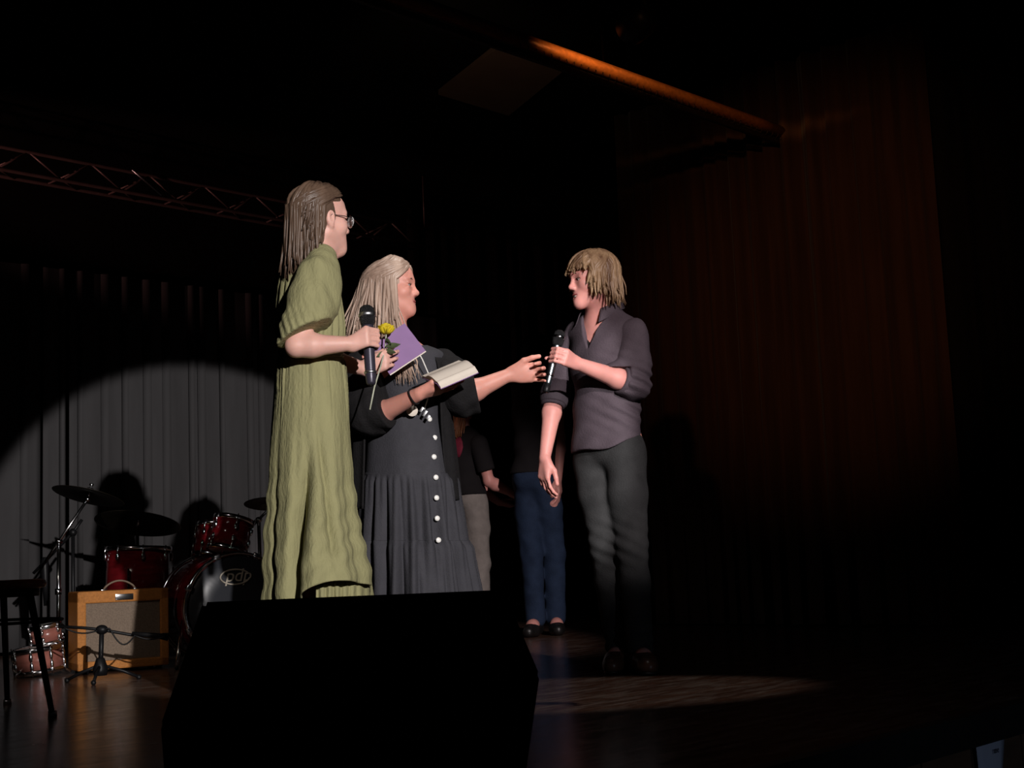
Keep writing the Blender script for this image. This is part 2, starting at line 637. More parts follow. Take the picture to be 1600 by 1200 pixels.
def np_mesh(name, V, F, material, parent=None):
    me = bpy.data.meshes.new(name)
    me.vertices.add(len(V))
    me.vertices.foreach_set('co', np.asarray(V, np.float32).ravel())
    me.loops.add(F.size)
    me.loops.foreach_set('vertex_index', F.astype(np.int32).ravel())
    me.polygons.add(len(F))
    me.polygons.foreach_set('loop_start', np.arange(0, F.size, 4, dtype=np.int32))
    me.update(calc_edges=True)
    me.validate()
    me.polygons.foreach_set('use_smooth', np.ones(len(me.polygons), bool))
    me.materials.append(material)
    o = bpy.data.objects.new(name, me)
    COL.objects.link(o)
    if parent is not None:
        o.parent = parent
        o.matrix_parent_inverse = parent.matrix_world.inverted()
    return o


def field_obj(name, F, material, parent=None, h=0.005):
    V, Q = F.mesh(h)
    return np_mesh(name, V, Q, material, parent)


# ------------------------------------------------------------------ anatomy


class Frame:
    def __init__(self, o, fwd, up=(0, 0, 1), s=1.0):
        self.o = Vector(o)
        f = Vector(fwd).normalized()
        u = Vector(up)
        u = (u - f * u.dot(f)).normalized()
        l = u.cross(f)
        self.f, self.l, self.u, self.s = f, l, u, s
        self.M = np.array([[f[i], l[i], u[i]] for i in range(3)])
        self.R = Matrix(((f.x, l.x, u.x), (f.y, l.y, u.y), (f.z, l.z, u.z)))

    def p(self, x, y, z):
        return self.o + (self.f * x + self.l * y + self.u * z) * self.s


def add_head(F, H, smile=0.0, female=True):
    s = H.s

    def E(c, r, k=0.02, sub=False):
        F.ell(H.p(*c), [x * s for x in r], H.M, k * s, sub)

    def C(a, b, ra, rb, k=0.02, sub=False):
        F.cap(H.p(*a), H.p(*b), ra * s, rb * s, k * s, sub)
    E((-0.012, 0, 0.040), (0.098, 0.076, 0.088))
    E((0.026, 0, -0.020), (0.064, 0.060, 0.088), 0.03)
    E((0.040, 0, 0.055), (0.050, 0.058, 0.045), 0.03)
    jw = 0.046 if female else 0.052
    for sg in (-1, 1):
        C((-0.002, sg * jw, -0.048), (0.066, sg * 0.012, -0.096), 0.024, 0.018, 0.03)
        E((0.056, sg * 0.043, -0.022 + 0.006 * smile), (0.026, 0.022, 0.024 + 0.004 * smile), 0.025)
        C((0.086, sg * 0.010, 0.030), (0.072, sg * 0.048, 0.030), 0.009 if female else 0.012, 0.008, 0.02)
    E((0.074, 0, -0.097), (0.020, 0.022, 0.019), 0.025)
    E((0.066, 0, -0.062), (0.028, 0.034, 0.030), 0.025)
    C((0.086, 0, 0.020), (0.104, 0, -0.021), 0.0075, 0.0100, 0.016)
    E((0.1045, 0, -0.025), (0.0120, 0.012, 0.0105), 0.010)
    for sg in (-1, 1):
        E((0.096, sg * 0.0115, -0.030), (0.0105, 0.008, 0.008), 0.008)
        E((0.097, sg * 0.033, 0.008), (0.018, 0.019, 0.0125), 0.016, True)
        C((0.0835, sg * 0.017, 0.0165), (0.079, sg * 0.047, 0.0150), 0.0068, 0.006, 0.006)
        C((0.0835, sg * 0.019, -0.0035), (0.079, sg * 0.046, -0.0025), 0.0062, 0.0055, 0.006)
        # ear
        E((-0.004, sg * 0.077, 0.002), (0.019, 0.010, 0.033), 0.010)
        E((0.001, sg * 0.087, 0.004), (0.010, 0.007, 0.019), 0.006, True)
        E((0.001, sg * 0.073, -0.027), (0.010, 0.008, 0.011), 0.008)
    if smile > 0.5:
        C((0.096, -0.022, -0.062), (0.102, 0, -0.068), 0.0055, 0.009, 0.006, True)
        C((0.096, 0.022, -0.062), (0.102, 0, -0.068), 0.0055, 0.009, 0.006, True)
    else:
        C((0.092, -0.018, -0.0615), (0.097, 0, -0.0625), 0.0015, 0.003, 0.008, True)
        C((0.092, 0.018, -0.0615), (0.097, 0, -0.0625), 0.0015, 0.003, 0.008, True)


def face_parts(H, parent, smile=0.0, lipm=LIP):
    s = H.s
    for sg in (-1, 1):
        e = MB().sphere(H.p(0.0752, sg * 0.032, 0.0065), 0.0122 * s, 14, 10).build('eye', EYEW, parent)
        MB().sphere(H.p(0.0838, sg * 0.032, 0.0062), 0.0062 * s, 10, 6, (0.72, 1, 1), H.R).build('iris', IRIS, e)
        pts = [H.p(0.0935, sg * 0.014, 0.0285), H.p(0.0915, sg * 0.030, 0.034), H.p(0.079, sg * 0.050, 0.0285)]
        MB().tube(pts, [0.0035 * s, 0.004 * s, 0.0015 * s], 6).build('eyebrow', BROW, parent)
        # eyelid
        pts = [H.p(0.0880, sg * 0.020, 0.0100), H.p(0.0895, sg * 0.032, 0.0112), H.p(0.0835, sg * 0.046, 0.0085)]
        MB().tube(pts, [0.0012 * s, 0.0020 * s, 0.0012 * s], 6).build('eyelash', BROW, parent)
    if smile > 0.5:
        up = [H.p(0.083, -0.029, -0.056), H.p(0.095, -0.014, -0.0585), H.p(0.0985, 0, -0.0585), H.p(0.095, 0.014, -0.0585), H.p(0.083, 0.029, -0.056)]
        dn = [H.p(0.083, -0.028, -0.058), H.p(0.090, -0.015, -0.075), H.p(0.0935, 0, -0.0785), H.p(0.090, 0.015, -0.075), H.p(0.083, 0.028, -0.058)]
        te = MB()
        te.tube([H.p(0.083, -0.022, -0.0615), H.p(0.0895, -0.01, -0.064), H.p(0.091, 0, -0.064), H.p(0.0895, 0.01, -0.064), H.p(0.083, 0.022, -0.0615)], 0.0046 * s, 8)
        te.build('teeth', TOOTH, parent)
    else:
        up = [H.p(0.083, -0.024, -0.0605), H.p(0.0935, -0.010, -0.0580), H.p(0.0965, 0, -0.0585), H.p(0.0935, 0.010, -0.0580), H.p(0.083, 0.024, -0.0605)]
        dn = [H.p(0.083, -0.023, -0.0625), H.p(0.092, -0.010, -0.0668), H.p(0.095, 0, -0.0675), H.p(0.092, 0.010, -0.0668), H.p(0.083, 0.023, -0.0625)]
    m = MB()
    m.tube(up, [0.001 * s, 0.0036 * s, 0.0038 * s, 0.0036 * s, 0.001 * s], 8)
    m.tube(dn, [0.001 * s, 0.0042 * s, 0.0046 * s, 0.0042 * s, 0.001 * s], 8)
    m.build('lips', lipm, parent)


FING = [(0.029, 0.090, (0.042, 0.026, 0.020), 0.0083), (0.010, 0.095, (0.047, 0.029, 0.021), 0.0086),
        (-0.010, 0.090, (0.043, 0.027, 0.020), 0.0082), (-0.028, 0.080, (0.034, 0.021, 0.018), 0.0073)]


def nrm(v):
    return Vector(v).normalized()


def hand(F, W, f, n, t, curls, thumb, s=1.0, spread=0.10):
    """open or curled hand: W wrist, f towards the fingers, n out of the palm, t the thumb side"""
    f = nrm(f)
    n = nrm(Vector(n) - f * Vector(n).dot(f))
    sgn = 1.0 if f.cross(n).dot(Vector(t)) > 0 else -1.0
    t = f.cross(n) * sgn
    W = Vector(W)
    kn = []
    for i, (off, L, segs, r) in enumerate(FING):
        K = W + f * L * s + t * off * s - n * (0.004 * abs(i - 1.2)) * s
        kn.append(K)
        F.cap(W + t * off * 0.55 * s + f * 0.005 * s, K, 0.0135 * s, 0.0105 * s, 0.014 * s)
        sp = nrm(f + t * (off / 0.03) * spread)
        a = 0.0
        p = K
        for j, L2 in enumerate(segs):
            a += curls[i][j]
            d = sp * math.cos(a) + n * math.sin(a)
            q = p + d * L2 * s
            F.cap(p, q, (r - 0.0006 * j) * s, (r - 0.0006 * (j + 1)) * s, 0.004 * s)
            p = q
    F.ell(W + f * 0.05 * s + n * 0.004 * s, (0.045 * s, 0.034 * s, 0.014 * s), np.array([[f[i], t[i], n[i]] for i in range(3)]), 0.02 * s)
    p = W + f * 0.022 * s + t * 0.022 * s + n * 0.006 * s
    for j, (d, L, r) in enumerate(thumb):
        dd = nrm(f * d[0] + t * d[1] + n * d[2])
        q = p + dd * L * s
        F.cap(p, q, (r + 0.0012) * s, r * s, (0.016 if j == 0 else 0.004) * s)
        p = q


def grip(F, A, a, r, W, sense, s=1.0, reach=(0, 0, 0, 0), pitch=0.0185, thumb_up=0.028, mcp=55, out=None):
    """hand closed round a rod: A axis point at the middle of the fist, a axis towards the index finger"""
    A, a, W = Vector(A), nrm(a), Vector(W)
    ph = W - A
    ph = nrm(ph - a * ph.dot(a))
    qh = a.cross(ph) * sense

    def at(deg, rad, z):
        g = math.radians(deg)
        return A + (ph * math.cos(g) + qh * math.sin(g)) * rad + a * z
    for i in range(4):
        z = (1.5 - i) * pitch * s
        fr = FING[i][3] * s
        sh = (1.0, 1.06, 1.0, 0.9)[i]
        K = at(mcp, r + 0.030 * s * sh, z)
        a1 = at(mcp + 62, r + 0.021 * s * sh + reach[i], z - 0.002)
        a2 = at(mcp + 118, r + fr * 1.05, z - 0.003)
        a3 = at(mcp + 172, r + fr * 0.95, z - 0.003)
        F.cap(W + a * z * 0.55, K, 0.0150 * s, 0.0112 * s, 0.014 * s)
        F.cap(K, a1, fr * 1.12, fr * 1.0, 0.004 * s)
        F.cap(a1, a2, fr * 1.0, fr * 0.95, 0.003 * s)
        F.cap(a2, a3, fr * 0.95, fr * 0.85, 0.003 * s)
    # ball of the thumb and thumb closing from the other side
    b0 = W + (A - W) * 0.35 + a * 0.012 * s
    b1 = at(-38, r + 0.018 * s, 0.020 * s)
    b2 = at(-88, r + 0.0125 * s, 0.020 * s + thumb_up * 0.5)
    b3 = at(-135, r + 0.0095 * s, 0.020 * s + thumb_up)
    F.cap(b0, b1, 0.017 * s, 0.013 * s, 0.014 * s)
    if out is not None:
        o = nrm(out)
        b2 = b1 + o * 0.036 * s
        b3 = b2 + o * 0.03 * s
    F.cap(b1, b2, 0.0118 * s, 0.0100 * s, 0.004 * s)
    F.cap(b2, b3, 0.0100 * s, 0.0082 * s, 0.003 * s)


def arm(F, Sh, El, Wr, s=1.0):
    F.chain([Sh, lerp(Vector(Sh), Vector(El), 0.5), El], [0.046 * s, 0.043 * s, 0.036 * s], 0.03)
    m = lerp(Vector(El), Vector(Wr), 0.28)
    F.chain([El, m, Wr], [0.036 * s, 0.040 * s, 0.0245 * s], 0.02)


def leg(F, Hp, Kn, An, toe, s=1.0):
    F.chain([Hp, lerp(Vector(Hp), Vector(Kn), 0.35), Kn], [0.085 * s, 0.078 * s, 0.052 * s], 0.04)
    F.chain([Kn, lerp(Vector(Kn), Vector(An), 0.3), An], [0.050 * s, 0.054 * s, 0.034 * s], 0.03)
    F.chain([An, lerp(Vector(An), Vector(toe), 0.5) + Vector((0, 0, 0.01)), toe], [0.034 * s, 0.036 * s, 0.026 * s], 0.03)


def torso(F, neck, shl, shr, chest, waist, pelvis, fwd, s=1.0, chest_r=(0.105, 0.15, 0.17), waist_r=(0.09, 0.12, 0.13), pel_r=(0.105, 0.155, 0.12)):
    M = Frame((0, 0, 0), fwd).M
    F.ell(chest, [x * s for x in chest_r], M, 0.06)
    F.ell(waist, [x * s for x in waist_r], M, 0.08)
    F.ell(pelvis, [x * s for x in pel_r], M, 0.08)
    mid = lerp(Vector(shl), Vector(shr), 0.5)
    F.cap(shl, mid + Vector((0, 0, 0.03)), 0.050 * s, 0.06 * s, 0.05)
    F.cap(shr, mid + Vector((0, 0, 0.03)), 0.050 * s, 0.06 * s, 0.05)
    F.cap(mid + Vector((0, 0, 0.02)), neck, 0.062 * s, 0.052 * s, 0.04)


def hair_mesh(name, H, strands, material, parent, capr=(0.106, 0.085, 0.096), capc=(-0.014, 0, 0.042), face_x=0.052, face_z=0.052, extra=None, h=0.004):
    """close-fitting cap plus tapered locks, all one part"""
    F = Field()
    F.ell(H.p(*capc), [x * H.s for x in capr], H.M, 0.01)
    if extra:
        extra(F)
    Mx = H.M
    o = np.array(H.o)

    def face(p):
        q = (p - o) @ Mx / H.s
        # opening for the face and the sides below the hair line
        a = np.minimum(q[..., 0] - face_x + 0.25 * (q[..., 2] - face_z), face_z - q[..., 2])
        return a
    F.cutfn(face, 0.012)
    V, Q = F.mesh(h)
    mb = MB()
    mb.add(V, Q)
    for path, r0, r1 in strands:
        n = len(path)
        rad = []
        for i in range(n):
            t = i / (n - 1)
            rad.append((r0 * min(1.0, 0.45 + 3 * t) * (1 - t ** 3) + r1 * t ** 3) * H.s)
        mb.tube(path, rad, 6, True, 0.62)
    return mb.build(name, material, parent)


def strand(H, ph0, th0, ph1, th1, zend, rx=(0.112, 0.090, 0.102), c=(-0.014, 0, 0.042), out=0.0, back=0.0, n=12, jit=0.004, wave=0.0):
    """lock that runs over the skull ellipsoid from (ph0, th0) to (ph1, th1), then hangs to local height zend"""
    pts = []
    m = n // 2
    d2r = math.pi / 180
    jx, jy = random.uniform(-jit, jit), random.uniform(-jit, jit)
    k = 1 + random.uniform(-0.03, 0.05)
    for i in range(m + 1):
        t = i / m
        ph, th = lerp(ph0, ph1, t) * d2r, lerp(th0, th1, t) * d2r
        pts.append((c[0] + rx[0] * k * math.sin(th) * math.cos(ph), c[1] + rx[1] * k * math.sin(th) * math.sin(ph), c[2] + rx[2] * k * math.cos(th)))
    x, y, z = pts[-1]
    dx, dy = math.cos(ph1 * d2r), math.sin(ph1 * d2r)
    wp = random.uniform(0, 6.28)
    if zend < z:
        for i in range(1, n - m + 1):
            t = i / (n - m)
            w = wave * math.sin(wp + t * 7) * t
            pts.append((x + dx * out * t + back * t + jx * t * 3 + w * dx, y + dy * out * t + jy * t * 3 + w * dy, lerp(z, zend, t)))
    return [H.p(*q) for q in pts]


# ------------------------------------------------------------------ the setting


def hit_v(px, py, v):
    """(u, z) where the line of sight meets the upright plane at stage depth v"""
    r = MC @ Vector(((px - 800) / FPX, -(py - 600) / FPX, -1.0))
    t = v / r.dot(VX)
    return r.dot(UX) * t, CAM_H + r.z * t


def hit_u(px, py, u):
    r = MC @ Vector(((px - 800) / FPX, -(py - 600) / FPX, -1.0))
    t = u / r.dot(UX)
    return r.dot(VX) * t, CAM_H + r.z * t


def stage_box(name, u0, u1, v0, v1, z0, z1, m, kind=True, parent=None):
    mb = MB()
    mb.box(((u0 + u1) / 2, (v0 + v1) / 2, (z0 + z1) / 2), (u1 - u0, v1 - v0, z1 - z0))
    o = mb.build(name, m, parent, smooth=False)
    o.rotation_euler = (0, 0, ANG)
    if kind:
        struct(o)
    return o


VE = 1.87
stage_box('floor', -6.0, 11.0, VE + 0.004, 9.02, -0.06, 0.0, DECK)
stage_box('floor_hall', -9.0, 12.0, -8.0, VE - 0.05, -1.16, -1.10, HALLF)
stage_box('wall_back', -6.0, 11.0, 9.02, 9.2, -1.1, 3.9, CEILM)
stage_box('wall_right', 11.0, 11.2, VE, 9.2, -1.1, 3.9, CEILM)
stage_box('wall_left', -6.2, -6.0, VE, 9.2, -1.1, 3.9, CEILM)
stage_box('ceiling', -6.2, 11.2, VE, 9.2, 3.70, 3.9, CEILM)
stage_box('trim_1', -6.0, 11.0, VE - 0.035, VE + 0.006, -0.085, 0.006, EDGE)
wf = stage_box('wall_front', -6.0, 11.0, VE + 0.03, VE + 0.12, -1.1, -0.062, EDGE)
# plywood skirt panels under the stage lip, one part each
cutpx = [hit_v(px, py, VE)[0] for px, py in ((1150, 1190), (1252, 1180), (1352, 1170), (1441, 1160), (1520, 1150))]
wd_ = [cutpx[i + 1] - cutpx[i] for i in range(4)]
us = [cutpx[0] - 0.33 * k for k in range(6, 0, -1)] + cutpx + [cutpx[-1] + 0.34 * k for k in range(1, 5)]
for a, b in zip(us[:-1], us[1:]):
    mb = MB()
    mb.box(((a + b) / 2, VE + 0.016, -0.585), (b - a - 0.012, 0.018, 0.99), bev=0.003)
    o = mb.build('skirt_panel', SKIRT, wf, smooth=False)
    o.matrix_parent_inverse = Matrix.Identity(4)

# side curtains, folds as real pleats


def curtain(name, pts_uv, nrm_uv, z0, z1, m, seed, amp, wl, label, nz=14, group=None):
    """pleated cloth between two stage points, pleats swing along nrm_uv and tighten towards the heading"""
    r = random.Random(seed)
    (u0, v0), (u1, v1) = pts_uv
    L = math.hypot(u1 - u0, v1 - v0)
    n = int(L / 0.012)
    ph = [0.0]
    w = wl
    for i in range(n):
        if i % 12 == 0:
            w = wl * r.uniform(0.65, 1.45)
        ph.append(ph[-1] + 2 * math.pi * 0.012 / w)
    am = [0.6 + 0.4 * math.sin(i * 0.043 + seed) for i in range(n + 1)]
    rows = []
    for j in range(nz + 1):
        tz = j / nz
        z = lerp(z0, z1, tz)
        row = []
        for i in range(n + 1):
            t = i / n
            d = amp * am[i] * (math.sin(ph[i] + 0.25 * math.sin(tz * 3 + i * 0.02)) + 0.25 * math.sin(2.3 * ph[i] + 1)) * (1.05 - 0.35 * tz)
            row.append(S(lerp(u0, u1, t) + nrm_uv[0] * d, lerp(v0, v1, t) + nrm_uv[1] * d, z))
        rows.append(row)
    mb = MB()
    mb.grid(rows)
    o = mb.build(name, m, None, solid=0.006)
    return tag(o, label, 'curtain', group)


vA = hit_u(1022, 975, 7.42)[0]
vB = hit_u(1500, 600, 7.42)[0]
curtain('side_curtain', ((7.42, 6.0), (7.42, vB + 0.02)), (-1, 0), 0.012, 3.66, CURT, 3, 0.085, 0.15,
        'brown pleated side curtain hanging behind the blond man in dark shirt')
vC = hit_u(1600, 900, 7.42)[0]
curtain('side_curtain', ((7.30, vB - 0.02), (7.30, 2.45)), (-1, 0), 0.012, 3.66, CURTK, 8, 0.05, 0.24,
        'nearly black velour drape with few faint red folds, nearest the stage edge')
curtain('side_curtain', ((10.2, 8.85), (7.9, 8.85)), (0, -1), 0.012, 3.66, CURTK, 5, 0.05, 0.2,
        'black drape closing the dark gap behind the person in blue jeans')

# grey backdrop in three hung cloths with standing seams


def backdrop(u0, u1, seams, label):
    root = thing('backdrop_cloth', S((u0 + u1) / 2, 8.6, 0), label, 'curtain', 'grey backdrop cloths')
    mb = MB()
    n = max(4, int((u1 - u0) / 0.04))
    rows = []
    for j in range(9):
        z = lerp(0.03, 2.62, j / 8)
        rows.append([S(lerp(u0, u1, i / n), 8.6 + 0.010 * math.sin(i * 0.35 + u0) + 0.006 * math.sin(i * 0.9), z) for i in range(n + 1)])
    mb.grid(rows)
    mb.build('cloth', BACKD, root, solid=0.008)
    for u, w in seams:
        m2 = MB()
        rows = []
        for j in range(2):
            z = (0.03, 2.62)[j]
            rows.append([S(u - w, 8.580, z), S(u - w * 0.2, 8.566, z), S(u + w * 0.6, 8.548, z), S(u + w * 0.75, 8.575, z)])
        m2.grid(rows)
        m2.build('pleat', BACKD, root, solid=0.004)
    return root


uu = lambda px, py=700: hit_v(px, py, 8.6)[0]
backdrop(-5.0, uu(64), [(uu(-90), 0.03), (uu(-30), 0.03), (uu(36), 0.03)], 'leftmost grey backdrop cloth beyond the dark seam')
backdrop(uu(66), uu(101), [(uu(93), 0.012)], 'narrow grey backdrop cloth between two dark gaps')
backdrop(uu(107), 8.0, [(uu(p), w) for p, w in ((122, .015), (162, .03), (193, .02), (228, .03), (258, .032), (297, .018), (313, .03), (345, .015), (389, .026), (407, .026), (450, .03), (500, .03))],
         'wide grey backdrop cloth with upright seams behind the drums')

# ceiling hatch: brown panel below the black ceiling


def at_z(px, py, z):
    r = MC @ Vector(((px - 800) / FPX, -(py - 600) / FPX, -1.0))
    t = (z - CAM_H) / r.z
    return Vector((r.x * t, r.y * t, z))


mb = MB()
q = [at_z(px, py, 3.64) for px, py in ((685, 148), (795, 181), (878, 113), (775, 77))]
mb.add(q + [p + Vector((0, 0, 0.035)) for p in q], [(0, 1, 2, 3), (7, 6, 5, 4), (0, 4, 5, 1), (1, 5, 6, 2), (2, 6, 7, 3), (3, 7, 4, 0)])
tag(mb.build('ceiling_panel', TILEM, None, smooth=False), 'square dull brown panel fixed under the black ceiling', 'panel')

# overhead varnished batten and its dark underside board
ub0, zb0 = hit_v(868, 80, 4.6)
ub1, zb1 = hit_v(1243, 216, 4.6)
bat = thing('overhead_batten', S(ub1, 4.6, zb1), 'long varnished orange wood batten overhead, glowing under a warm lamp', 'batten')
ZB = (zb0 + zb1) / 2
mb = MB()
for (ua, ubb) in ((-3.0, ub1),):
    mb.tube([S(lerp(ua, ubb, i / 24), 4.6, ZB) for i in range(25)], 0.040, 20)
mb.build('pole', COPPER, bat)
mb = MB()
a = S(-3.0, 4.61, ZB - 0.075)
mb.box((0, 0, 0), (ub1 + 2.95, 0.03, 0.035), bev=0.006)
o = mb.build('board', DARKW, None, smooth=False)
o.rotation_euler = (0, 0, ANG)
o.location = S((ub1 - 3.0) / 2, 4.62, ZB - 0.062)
bpy.context.view_layer.update()
o.parent = bat
o.matrix_parent_inverse = bat.matrix_world.inverted()
hook = None
for i in range(46):
    u = ub0 - 0.3 + i * 0.06
    if u > ub1 - 0.05:
        break
    mb = MB()
    mb.tube([S(u, 4.575, ZB - 0.030), S(u, 4.572, ZB - 0.046), S(u, 4.592, ZB - 0.060)], 0.0025, 5)
    mb.build('hook', DARKW, bat)
for u in (ub1 - 0.06, ub0 + 0.4, ub0 - 1.6):
    mb = MB()
    mb.tube([S(u, 4.6, ZB + 0.03), S(u, 4.6, 3.70)], 0.006, 6)
    mb.build('hanger', DARKW, bat)

# warm lamp hung above the batten (above the frame); it lights the varnish
lp = S(ub0 + 0.05, 4.12, ZB)
can = thing('stage_lamp', lp, 'small black stage lamp hung above the varnished batten', 'stage lamp')
dirn = (S(ub0 + 0.25, 4.6, ZB) - lp).normalized()
Rl = align(-dirn)
MB().lathe([(0.085, -0.005), (0.088, 0.0), (0.088, 0.10), (0.06, 0.17), (0.03, 0.19), (0.0, 0.19)], 24, lp, Rl).build('housing', BLKMET, can, solid=0.003)
MB().tube([lp + Rl @ Vector((0.095, 0, 0.08)), Vector((lp.x, lp.y, lp.z + 0.30)) + UX * 0.05, Vector((lp.x, lp.y, 3.70))], 0.008, 6).build('yoke', BLKMET, can)
sl = spot('stage_lamp_light', lp - Rl @ Vector((0, 0, 0.012)), S(ub0 + 0.52, 4.6, ZB), 36, 66, 0.6, (1.0, 0.55, 0.20), 0.03)
sl.rotation_euler = aim_rot(lp, S(ub0 + 0.34, 4.6, ZB), UX)
sl.scale = (1.0, 0.030, 1.0)

# lighting truss
tr = thing('lighting_truss', S(3.0, 8.07, 3.0), 'slim lattice lighting truss running along above the drums', 'truss')
ut1, zt1 = hit_v(660, 377, 8.07)
zt = [hit_v(px, py, 8.07)[1] for px, py in ((0, 219), (640, 361))]
zt_b = [hit_v(px, py, 8.07)[1] for px, py in ((26, 262), (668, 393))]
ZT, ZTB = sum(zt) / 2, sum(zt_b) / 2
UT0, UT1 = -2.0, hit_v(672, 385, 8.07)[0]
hgt = ZT - ZTB
for dv, z in ((0, ZT), (-0.02, ZTB), (0.19, ZTB + 0.02)):
    MB().tube([S(lerp(UT0, UT1, i / 6), 8.07 + dv, z) for i in range(7)], 0.013, 8).build('chord', TRUSSM, tr)
step = 0.22
k = 0
u = UT0
while u + step < UT1:
    za, zb_ = (ZTB, ZT) if k % 2 == 0 else (ZT, ZTB)
    va, vb = (8.05, 8.07) if k % 2 == 0 else (8.07, 8.05)
    MB().tube([S(u, va, za), S(u + step, vb, zb_)], 0.007, 6).build('lattice_bar', TRUSSM, tr)
    if k % 2 == 0:
        MB().tube([S(u, 8.26, ZTB + 0.02), S(u + step, 8.07, ZT)], 0.007, 6).build('lattice_bar', TRUSSM, tr)
        MB().tube([S(u, 8.05, ZTB), S(u + step, 8.26, ZTB + 0.02)], 0.007, 6).build('lattice_bar', TRUSSM, tr)
    u += step
    k += 1
for u in (UT1 - 0.03, 2.4):
    MB().tube([S(u, 8.1, ZT), S(u, 8.1, 3.70)], 0.005, 6).build('hanger', TRUSSM, tr)
# bright loose brace across the truss
ua, za = hit_v(206, 265, 8.0)
ub_, zb_ = hit_v(256, 303, 8.0)
MB().tube([S(ua, 8.0, za), S(ub_, 8.03, zb_)], 0.009, 6).build('brace', STEEL, tr)['label'] = 'bright bare metal brace'
# paper notice on the stage skirt
pq = []
for px, py in ((1521, 1128), (1571, 1116), (1566, 1215), (1531, 1222)):
    u, z = hit_v(px, py, VE - 0.008)
    pq.append((u, z))
root = thing('paper_notice', S(pq[0][0], VE - 0.008, pq[0][1]), 'small pale blue paper notice taped to the stage skirt', 'notice')
mb = MB()
rows = []
for j in range(7):
    t = j / 6
    a = (lerp(pq[0][0], pq[3][0], t), lerp(pq[0][1], pq[3][1], t))
    b = (lerp(pq[1][0], pq[2][0], t), lerp(pq[1][1], pq[2][1], t))
    rows.append([S(lerp(a[0], b[0], s), VE - 0.008 - 0.012 * math.sin(s * 3.1) * t, lerp(a[1], b[1], s)) for s in (0, .2, .4, .6, .8, 1)])
mb.grid(rows)
mb.build('sheet', SHEET, root, solid=0.0008)
Mt = Matrix((UX, Vector((0, 0, 1)), -VX)).transposed()
for txt, px, py in (('Show', 1551, 1153), ('me', 1557, 1172)):
    u, z = hit_v(px, py, VE - 0.022)
    text_mesh('lettering', txt, 0.026, Matrix.Translation(S(u, VE - 0.022, z)) @ Mt.to_4x4(), INK, root)


# ------------------------------------------------------------------ things on the stage
# big black floor monitor in front
YM = 2.72
pix = [(322, 940), (788, 922), (845, 1058), (816, 1290), (270, 1302), (258, 1130)]
fp = [P(px, py, YM) for px, py in pix]
for i in (3, 4):
    fp[i].z = 0.02
cen = sum(fp, Vector()) / 6
yaw = 0.10
fp = [Vector((p.x, YM + (p.x - cen.x) * yaw, p.z)) for p in fp]
root = thing('floor_monitor', (cen.x, YM, 0), 'large black wedge floor monitor seen from behind at the stage front', 'speaker')
dep = Vector((-0.07, 0.42, 0))
bm = bmesh.new()
va = [bm.verts.new(p) for p in fp]
bc = [Vector((lerp(p.x, cen.x, 0.06), p.y, lerp(p.z, 0.02, 0.05))) + dep for p in fp]
vb = [bm.verts.new(p) for p in bc]
bm.faces.new(va)
bm.faces.new(vb[::-1])
for i in range(6):
    bm.faces.new((va[i], va[(i + 1) % 6], vb[(i + 1) % 6], vb[i]))
bmesh.ops.recalc_face_normals(bm, faces=bm.faces[:])
bmesh.ops.bevel(bm, geom=bm.edges[:], offset=0.008, segments=2, affect='EDGES')
me = bpy.data.meshes.new('cabinet')
bm.to_mesh(me)
bm.free()
me.materials.append(MONB)
o = bpy.data.objects.new('cabinet', me)
COL.objects.link(o)
o.parent = root
o.matrix_parent_inverse = root.matrix_world.inverted()
hp = P(640, 1165, YM - 0.02)
MB().box(hp, (0.16, 0.02, 0.10), bev=0.006).build('connector_plate', BLKMET, root)
for dx in (-0.04, 0.03):
    m2 = MB()
    m2.lathe([(0.012, 0), (0.016, 0), (0.016, 0.012), (0.011, 0.012), (0.011, 0.002)], 16, hp + Vector((dx, -0.009, 0.01)), align((0, -1, 0)))
    m2.build('socket', BLKMET, root)
hp = P(742, 1150, YM - 0.015)
MB().tube([hp + Vector((-0.05, 0.012, 0)), hp + Vector((-0.045, -0.018, 0)), hp + Vector((0.045, -0.018, 0)), hp + Vector((0.05, 0.012, 0))], 0.008, 8).build('handle', BLKMET, root)
for dx in (-0.27, 0.24):
    for dy in (0.03, 0.34):
        MB().lathe([(0.022, 0), (0.02, 0.024)], 12, (cen.x + dx, YM + dy, 0.0), None, True).build('foot', BLKMET, root)
# grille on the performers' side
gq = [lerp(p, sum(bc, Vector()) / 6, 0.10) + Vector((0, 0.006, 0)) for p in bc]
MB().add(gq + [p + Vector((0, 0.01, 0)) for p in gq], [tuple(range(6, 12)), tuple(range(5, -1, -1))] + [(i, (i + 1) % 6, 6 + (i + 1) % 6, 6 + i) for i in range(6)]).build('grille', MICGRILL, root, smooth=False)

